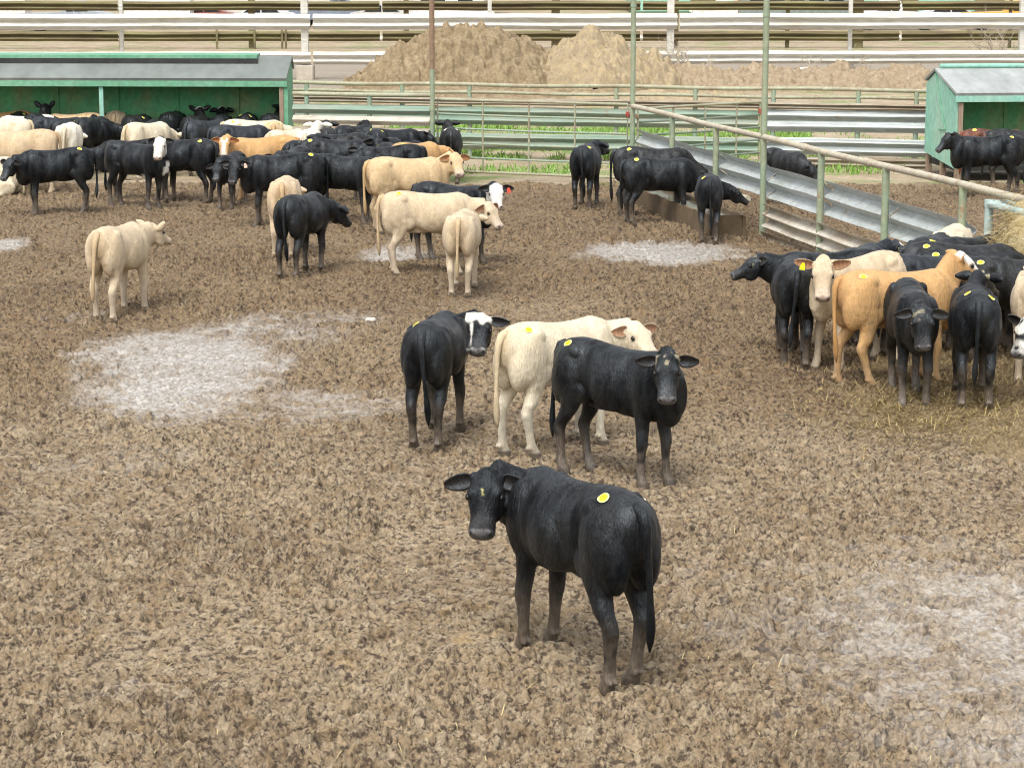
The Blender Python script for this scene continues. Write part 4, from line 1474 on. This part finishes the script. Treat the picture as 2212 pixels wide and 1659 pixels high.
# ------------------------------------------------------------------ heaps beyond the fence
def heap(name, label, cat, cx, cy, py_top, wpx, depth, mat, seed, lumps=.16, sharp=1.0, skew=0.0, kind=None, clod=.22, flat=False):
    c = G(cx, cy)
    H = hz(py_top, c[1])
    wm = wpx / FPX * c[1]
    nx, ny = 240, 140
    u, v = np.meshgrid(np.linspace(-1, 1, nx), np.linspace(-1, 1, ny))
    x, y = u * wm / 2, v * depth / 2
    uu = u - skew * (1 - u * u)
    rr = np.sqrt(uu ** 2 + v ** 2)
    rr = rr * (1 + .55 * (fb2(x * .55 + 9, y * .55, seed + 40, 3) - .5))
    n1 = fb2(x * .9 + seed, y * .9, seed, 4)
    if flat:
        z = np.clip(1 - np.abs(v) ** 1.5, 0, 1) * sst(1, .85, np.abs(u)) * (.45 + .75 * n1)
    else:
        z = np.clip(1 - rr, 0, 1) ** sharp * (1.0 + .30 * (n1 - .5)) + .04 * (n1 - .5) * (rr < 1)
        z = np.where(rr < .16, z * (1 - .35 * (.16 - rr)), z)
    f1, f2, ia = worley(x / clod + 40, y / clod + 20, seed)
    z = z * H + (lumps * .55 * (1 - f1 ** 2) * (.4 + ia) + lumps * (fb2(x * 3, y * 3, seed + 5, 3) - .5) + lumps * .35 * (np.abs(pn2(x / .9, y / .9, seed + 6)) - .2)
                 + lumps * .30 * (np.abs(pn2(x / .26, y / .26, seed + 7)) - .2)) * sst(0, .12, z) - .04
    o = grid_mesh(name, np.stack([x, y, z], -1), ny, nx, mat)
    o.location = (c[0], c[1], 0)
    tag(o, label, cat, None, kind)
    return o


heap('manure_pile', 'big brown pile of dry manure beyond the pipe fence', 'manure pile', 1000, 196, 56, 520, 6.0, M['manure'], 3, .50, .80, .05, clod=.30)
heap('old_hay_heap', 'pale golden heap of old hay next to the brown manure pile', 'hay heap', 1300, 196, 64, 345, 5.0, M['old_hay'], 8, .46, .72, -.16, clod=.42)
heap('dirt_mound', 'low rough ridge of dry earth before the white fence', 'dirt mound', 1720, 192, 150, 640, 4.0, M['rubble'], 12, .34, 1, 0, None, .25, True)
heap('dirt_mound', 'dip of dark manure joining the big pile and the hay heap', 'dirt mound', 1160, 194, 116, 300, 4.0, M['manure'], 23, .30, .7, 0, None, .3)
heap('dirt_mound', 'low spill of manure at the foot of the big pile', 'dirt mound', 1080, 218, 186, 660, 3.4, M['manure'], 15, .10, 1, 0, None, .2, True)
heap('dirt_mound', 'low bank of straw and earth below the old hay heap', 'dirt mound', 1420, 226, 196, 420, 3.0, M['old_hay'], 17, .10, 1, 0, None, .2, True)
for px, py, s_, lab in ((1737, 178, .26, 'pale stone lying on the dry earth ridge'), (1765, 186, .12, 'small pale stone beside a bigger one on the earth ridge'), (800, 695, .06, 'small pale lump lying in the yard by the wet patch')):
    b = G(px, py)
    lf = Loft()
    lf.ellipsoid((0, 0, s_ * .3), (s_, s_ * .8, s_ * .55))
    n3 = vn3(np.array(lf.v), 3 / s_ * .5, 4)
    vs = [tuple(np.array(p) * (.8 + .45 * k)) for p, k in zip(lf.v, n3)]
    o = MB().add(vs, lf.f).build('stone', M['stone'])
    o.location = (b[0], b[1], hz(py, b[1]) + (.30 if py < 300 else 0.0))
    tag(o, lab, 'stone')

# ------------------------------------------------------------------ white guardrail fence
W0, W1 = G(-300, 174), G(2500, 169)
f = thing('white_fence', pt(W0, 0), 'tall white guardrail fence on concrete footed posts', 'fence')
rel = lambda p, z: (p[0] - W0[0], p[1] - W0[1], z)
mid = lerp(W0, W1, .5)
zt = hz(64, mid[1]), hz(30, mid[1])
zl = hz(139, mid[1]), hz(111, mid[1])
for px, r in ((660, .13), (1447, .13), (2205, .13), (-120, .13)):
    p = on_line(W0, W1, px)
    zc = hz(141, p[1])
    po = MB().box(rel(p, (zc + 3.6) / 2), (.25, .25, 3.6 - zc)).build('post', M['white'], f)
    MB().box(rel(p, zc / 2 - .1), (.62, .62, zc + .2), 0, .04).build('concrete_footing', M['concrete'], f)
for px in (263, 1058, 1836, 2420):
    p = on_line(W0, W1, px) + np.array([0, .25, 0])
    MB().box(rel(p, 1.7), (.14, .14, 3.6)).build('thin_post', M['white'], f)
for a, b in ((0, .343), (.345, .624), (.626, 1)):
    for zz, nm in ((zt, 'upper_guardrail'), (zl, 'lower_guardrail')):
        o = MB().beam(rel(lerp(W0, W1, a), 0), rel(lerp(W0, W1, b), 0), zz[0], zz[1] - zz[0], .16, int(a * 100), 1, .02, 1.0).build(nm, M['white'], f)
        o.location = (0, -.16, 0)

# mossy brown guardrail fence farther out
B0, B1 = G(-300, 106), G(2500, 104)
f = thing('brown_fence', pt(B0, 0), 'long mossy brown guardrail fence behind the white one', 'fence')
rel = lambda p, z: (p[0] - B0[0], p[1] - B0[1], z)
mid = lerp(B0, B1, .5)
for z0, z1, nm in ((hz(89, mid[1]), hz(68, mid[1]), 'lower_guardrail'), (hz(23, mid[1]), hz(3, mid[1]), 'upper_guardrail')):
    for k in range(5):
        a, b = k * .2, k * .2 + .198
        o = MB().beam(rel(lerp(B0, B1, a), 0), rel(lerp(B0, B1, b), 0), z0, z1 - z0, .22, 80 + k, 1, .03, 1.5).build(nm, M['brown'], f)
        o.location = (0, -.2, 0)
for px, w_ in ((262, .10), (545, .20), (878, .16), (1200, .26), (1460, .14), (1700, .12), (1852, .30), (2180, .10)):
    p = on_line(B0, B1, px)
    MB().box(rel(p, 1.6), (w_ * 1.5, w_ * 1.5, 3.4)).build('post', M['brown'], f)
for px in (472, 553, 612, 620):
    p = on_line(B0, B1, px) + np.array([0, -.5, 0])
    MB().box(rel(p, .5), (.1, .1, 1.0)).build('stake', M['brown'], f)

K0, K1 = G(270, 94), G(2500, 92)
mb = MB()
mb.tube([pt(lerp(K0, K1, t), .22) for t in np.linspace(0, 1, 20)], .13, 8)
o = mb.build('pipeline', M['white'])
tag(o, 'low white pipe running along the ground behind the brown fence', 'pipe')

# ------------------------------------------------------------------ vehicles and trailers parked far off
def vehicle(name, kind, px, py, length, body, label, cat='vehicle', flip=False):
    p = G(px, py)
    t = thing(name, pt(p, 0), label, cat, 'vehicles parked beyond the fences', math.pi if flip else 0)
    bm = paint(name + '_paint', body, tuple(min(1, c * .85) for c in body), (.15, .13, .1), 1, .6, .35, 0, (1, 1, 1), .03, .72)
    L = length
    if kind == 'pickup':
        prof = [(-L / 2, .5), (-L / 2, 1.05), (-.25 * L, 1.08), (-.05 * L, 1.12), (-.02 * L, 1.75), (.16 * L, 1.78), (.27 * L, 1.18), (.47 * L, 1.05), (.5 * L, .85), (.5 * L, .5)]
        wins = [[(.0, 1.16), (.01 * L, 1.66), (.075 * L, 1.68), (.075 * L, 1.16)], [(.09 * L, 1.16), (.09 * L, 1.68), (.155 * L, 1.68), (.24 * L, 1.18)]]
    elif kind == 'car':
        prof = [(-L / 2, .4), (-L / 2, .95), (-.36 * L, 1.05), (-.24 * L, 1.45), (.08 * L, 1.48), (.24 * L, 1.02), (.47 * L, .85), (.5 * L, .4)]
        wins = [[(-.30 * L, 1.02), (-.22 * L, 1.38), (-.06 * L, 1.41), (-.06 * L, 1.02)], [(-.04 * L, 1.02), (-.04 * L, 1.41), (.07 * L, 1.40), (.19 * L, 1.02)]]
    elif kind == 'van':
        prof = [(-L / 2, .45), (-L / 2, 1.98), (-.46 * L, 2.08), (.22 * L, 2.05), (.36 * L, 1.3), (.48 * L, 1.1), (.5 * L, .45)]
        wins = [[(.06 * L, 1.25), (.06 * L, 1.85), (.20 * L, 1.85), (.30 * L, 1.25)], [(-.4 * L, 1.3), (-.4 * L, 1.8), (-.1 * L, 1.8), (-.1 * L, 1.3)]]
    else:                                             # box or stock trailer
        prof = [(-L / 2, .55), (-L / 2, 2.5), (-L / 2 + .08, 2.58), (L / 2 - .08, 2.58), (L / 2, 2.5), (L / 2, .55)]
        wins = [[(-L * .42 + i * L * .17, 1.65), (-L * .42 + i * L * .17, 1.95), (-L * .42 + i * L * .17 + L * .13, 1.95), (-L * .42 + i * L * .17 + L * .13, 1.65)] for i in range(5)] if kind == 'stock' else []
    MB().prism(prof, 1.8, (0, -.9, 0)).build('body', bm, t)
    for w_ in wins:
        MB().prism(w_, 1.83, (0, -.915, 0)).build('window', M['glass'], t)
    wx = (-.31 * L, .32 * L) if kind != 'box' and kind != 'stock' else (-.10 * L, -.10 * L + .85)
    for x in wx:
        for y in (-.82, .82):
            mb = MB()
            mb.tube([(x, y - .11, .34), (x, y + .11, .34)], .34, 18)
            wl = mb.build('wheel', M['tyre'], t)
            mb = MB()
            mb.tube([(x, y - .12, .34), (x, y + .12, .34)], .17, 12)
            mb.build('rim', M['galv'], wl)
    if kind in ('box', 'stock'):
        MB().tube([(L / 2, 0, .6), (L / 2 + 1.0, 0, .55)], .06, 8).build('hitch', M['iron'], t)
    else:
        MB().box((L / 2 + .01, 0, .58), (.10, 1.7, .16)).build('bumper', M['galv'], t)
        for y in (-.62, .62):
            MB().box((L / 2 - .02, y, .80), (.09, .26, .14)).build('headlight', M['tag_white'], t)
    return t


vehicle('box_trailer', 'box', -20, 66, 4.6, (.80, .76, .68), 'cream box trailer farthest along beyond the brown fence', 'trailer')
vehicle('pickup_truck', 'pickup', 150, 68, 5.4, (.36, .40, .45), 'grey blue pickup truck parked beside the cream trailer', 'truck')
vehicle('box_trailer', 'box', 345, 64, 4.0, (.82, .80, .75), 'small white trailer behind the thin white post', 'trailer')
vehicle('parked_car', 'car', 452, 62, 4.3, (.30, .10, .08), 'dark red car behind the brown fence stakes', 'car')
vehicle('parked_car', 'car', 560, 64, 4.4, (.62, .64, .66), 'silver car parked behind the brown fence post', 'car', True)
vehicle('pickup_truck', 'pickup', 720, 60, 5.4, (.20, .24, .30), 'dark blue pickup beyond the white post', 'truck')
vehicle('parked_car', 'car', 835, 62, 4.4, (.55, .54, .52), 'pale grey car in front of the manure pile line', 'car')
vehicle('van', 'van', 980, 56, 5.2, (.78, .78, .76), 'white van parked above the manure pile', 'van')
vehicle('parked_car', 'car', 1560, 50, 4.3, (.75, .74, .70), 'white car beyond the tall green pole', 'car', True)
vehicle('parked_car', 'car', 1625, 40, 4.2, (.65, .30, .07), 'orange car near the trough end pole', 'car')
vehicle('stock_trailer', 'stock', 1720, 64, 7.0, (.22, .26, .24), 'dark slatted stock trailer beyond the earth ridge', 'trailer')
vehicle('pickup_truck', 'pickup', 1935, 66, 5.4, (.70, .71, .72), 'white pickup truck beyond the double brown post', 'truck', True)
vehicle('parked_car', 'car', 2055, 62, 4.4, (.60, .62, .64), 'silver grey car between two trucks', 'car')
vehicle('pickup_truck', 'pickup', 2180, 66, 5.5, (.75, .42, .05), 'yellow orange truck behind the bare shrub', 'truck')
p = G(700, 30)
b = thing('farm_building', (p[0], p[1], 0), 'low pale farm building far behind the parked vehicles', 'building', rz=0)
MB().box((0, 0, 1.6), (26, 8, 3.4)).build('wall', M['white'], b)
MB().prism([(-4.4, 3.28), (0, 4.6), (4.4, 3.28)], 27, (-13.5, 0, 0), (0, 1, 0), (0, 0, 1), (1, 0, 0)).build('roof', M['roof'], b)
for x in (-9, -4, 1, 6, 10):
    MB().box((x, -4.02, 1.9), (1.4, .08, 1.1)).build('window', M['glass'], b)
p = G(1800, 26)
b = thing('green_barn', (p[0], p[1], 0), 'long green roofed barn far beyond the stock trailer', 'building', rz=0)
MB().box((0, 0, 1.5), (34, 9, 3.1)).build('wall', M['shed_pale'], b)
MB().prism([(-5, 3.08), (0, 5.0), (5, 3.08)], 35, (-17.5, 0, 0), (0, 1, 0), (0, 0, 1), (1, 0, 0)).build('roof', M['shed_green'], b)
for x in (-11, -3, 5, 12):
    MB().box((x, -4.52, 1.3), (2.4, .08, 2.4)).build('door', M['brown'], b)


# ------------------------------------------------------------------ bare shrubs
def shrub(px, py, h, seed, label, n=7):
    b = G(px, py)
    r = random.Random(seed)
    t = thing('bare_shrub', pt(b, 0), label, 'shrub', 'bare shrubs along the white fence')
    mb = MB()

    def grow(p, d, ln, rad, lvl):
        pts = [p]
        for i in range(4):
            d = unit(d + np.array([r.gauss(0, .22), r.gauss(0, .22), r.gauss(.04, .12)]))
            p = p + d * ln / 4
            pts.append(p)
        mb.tube(pts, [rad * (1 - .13 * i) for i in range(5)], 5)
        if lvl < 3:
            for _ in range(3 if lvl else 3):
                q = pts[r.randint(1, 4)]
                grow(q, unit(d + np.array([r.gauss(0, .6), r.gauss(0, .6), r.gauss(.1, .35)])), ln * r.uniform(.45, .7), rad * .55, lvl + 1)
    for k in range(n):
        grow(np.array([r.gauss(0, .12), r.gauss(0, .12), -.05]), unit(np.array([r.gauss(0, .35), r.gauss(0, .35), 1])), h * r.uniform(.45, .65), .022, 0)
    mb.build('branches', M['twig'], t)


shrub(1500, 178, 1.7, 3, 'thin bare shrub at the second concrete footing')
shrub(1745, 176, 1.1, 5, 'low twiggy shrub on the earth ridge', 5)
shrub(1838, 170, 1.3, 8, 'bare shrub wrapped round the thin white post', 6)
shrub(2160, 166, 2.6, 11, 'largest bare shrub near the fence end above the shelter', 8)

# ------------------------------------------------------------------ grass, straw
def strands(name, label, cat, mat, gen, n, seed):
    g = np.random.default_rng(seed)
    mb = MB()
    V, Fc = [], []
    for k in range(n):
        r_ = gen(g)
        if r_ is None:
            continue
        p, d, ln, wd = r_
        s_ = unit(np.cross(d, np.array([.13, .4, 1.0]) if abs(d[2]) < .8 else g.normal(0, 1, 3))) * wd
        m_ = p + d * ln * .55
        e = p + d * ln + np.array([0, 0, -.12 * ln])
        o = len(V)
        V += [p - s_, p + s_, m_ + s_ * .8, m_ - s_ * .8, e]
        Fc += [(o, o + 1, o + 2, o + 3), (o + 3, o + 2, o + 4)]
    ob = mb.add(V, Fc).build(name, mat, None, False)
    return tag(ob, label, cat, None, 'stuff')


gx0, gx1 = G(945, 360)[0], G(1366, 360)[0]


def grass_gen(g):
    z = g.random()
    if z < .70:
        x, y = g.uniform(gx0 - 1.5, gx1 + 4.5), g.uniform(46.9, 57)
    elif z < .8:
        x, y = g.uniform(gx0 - 1, 8), g.uniform(43.6, 46.6)
    else:
        x, y = g.uniform(-9, 12), g.uniform(46.5, 60)
    k = float(fb2(np.array([x * .9]), np.array([y * .7]), 77, 3)[0])
    if k < (.44 if z < .7 else .53):
        return None
    return np.array([x, y, -.01]), unit([g.normal(0, .4), g.normal(0, .4), 1]), g.uniform(.08, .24), .014


strands('grass', 'bright green grass growing behind the gate', 'grass', M['blade'], grass_gen, 34000, 3)


def straw_gen(g):
    px, py = g.normal(2030, 150), g.normal(865, 60)
    if py < 700 or px > 2400 or px < 1700:
        return None
    b = G(px, py)
    b[2] = float(gz(b[0], b[1])[0]) + .012
    return b, unit([g.normal(), g.normal() * .8, g.normal(.05, .15)]), g.uniform(.06, .20), .0035


strands('straw_litter', 'yellowish straw trampled around the cattle at the feeder', 'straw', M['straw_green'], straw_gen, 9000, 4)


def stray_gen(g):
    px, py = g.uniform(0, 2212), g.uniform(420, 1655)
    b = G(px, py)
    if b[1] > 40:
        return None
    b[2] = float(gz(b[0], b[1])[0]) + .012
    return b, unit([g.normal(), g.normal(), g.normal(.05, .2)]), g.uniform(.04, .12), .003


strands('loose_straw', 'stray pale straw bits scattered over the churned ground', 'straw', M['straw'], stray_gen, 1500, 6)
b = G(1937, 840)
#SETTING_END

# ------------------------------------------------------------------ light, sky, camera
w = bpy.data.worlds.new('World')
scene.world = w
w.use_nodes = True
nt = w.node_tree
bg = nt.nodes['Background']
sky = nt.nodes.new('ShaderNodeTexSky')
sky.sky_type = 'NISHITA'
sky.sun_disc = False
SUN_EL, SUN_AZ = 58, 200
sky.sun_elevation = R(SUN_EL)
sky.sun_rotation = R(SUN_AZ)
sky.dust_density = 4
sky.air_density = 1.2
hs = nt.nodes.new('ShaderNodeHueSaturation')
hs.inputs['Saturation'].default_value = .22
nt.links.new(sky.outputs[0], hs.inputs['Color'])
nt.links.new(hs.outputs[0], bg.inputs[0])
bg.inputs[1].default_value = .15
sl = bpy.data.lights.new('sun', 'SUN')
sl.energy = 1.1
sl.angle = R(25)
sl.color = (1, .96, .90)
so = bpy.data.objects.new('sun', sl)
col.objects.link(so)
az = R(SUN_AZ)
dirv = Vector((math.sin(az) * math.cos(R(SUN_EL)), math.cos(az) * math.cos(R(SUN_EL)), math.sin(R(SUN_EL))))
so.rotation_euler = dirv.to_track_quat('Z', 'Y').to_euler()
so.location = (0, 0, 30)

cd = bpy.data.cameras.new('camera')
cd.sensor_width = 36
cd.lens = 36 * FPX / 2212
cd.clip_end = 5000
co = bpy.data.objects.new('camera', cd)
col.objects.link(co)
co.location = (0, 0, CAMH)
co.rotation_euler = (math.pi / 2 - TH, 0, 0)
scene.camera = co
scene.view_settings.view_transform = 'Standard'
scene.view_settings.look = 'None'
scene.view_settings.exposure = .78
scene.view_settings.gamma = 1
scene.render.engine = 'CYCLES'
scene.cycles.filter_width = 1.1
scene.cycles.max_bounces = 6
scene.cycles.diffuse_bounces = 3
scene.cycles.use_denoising = True
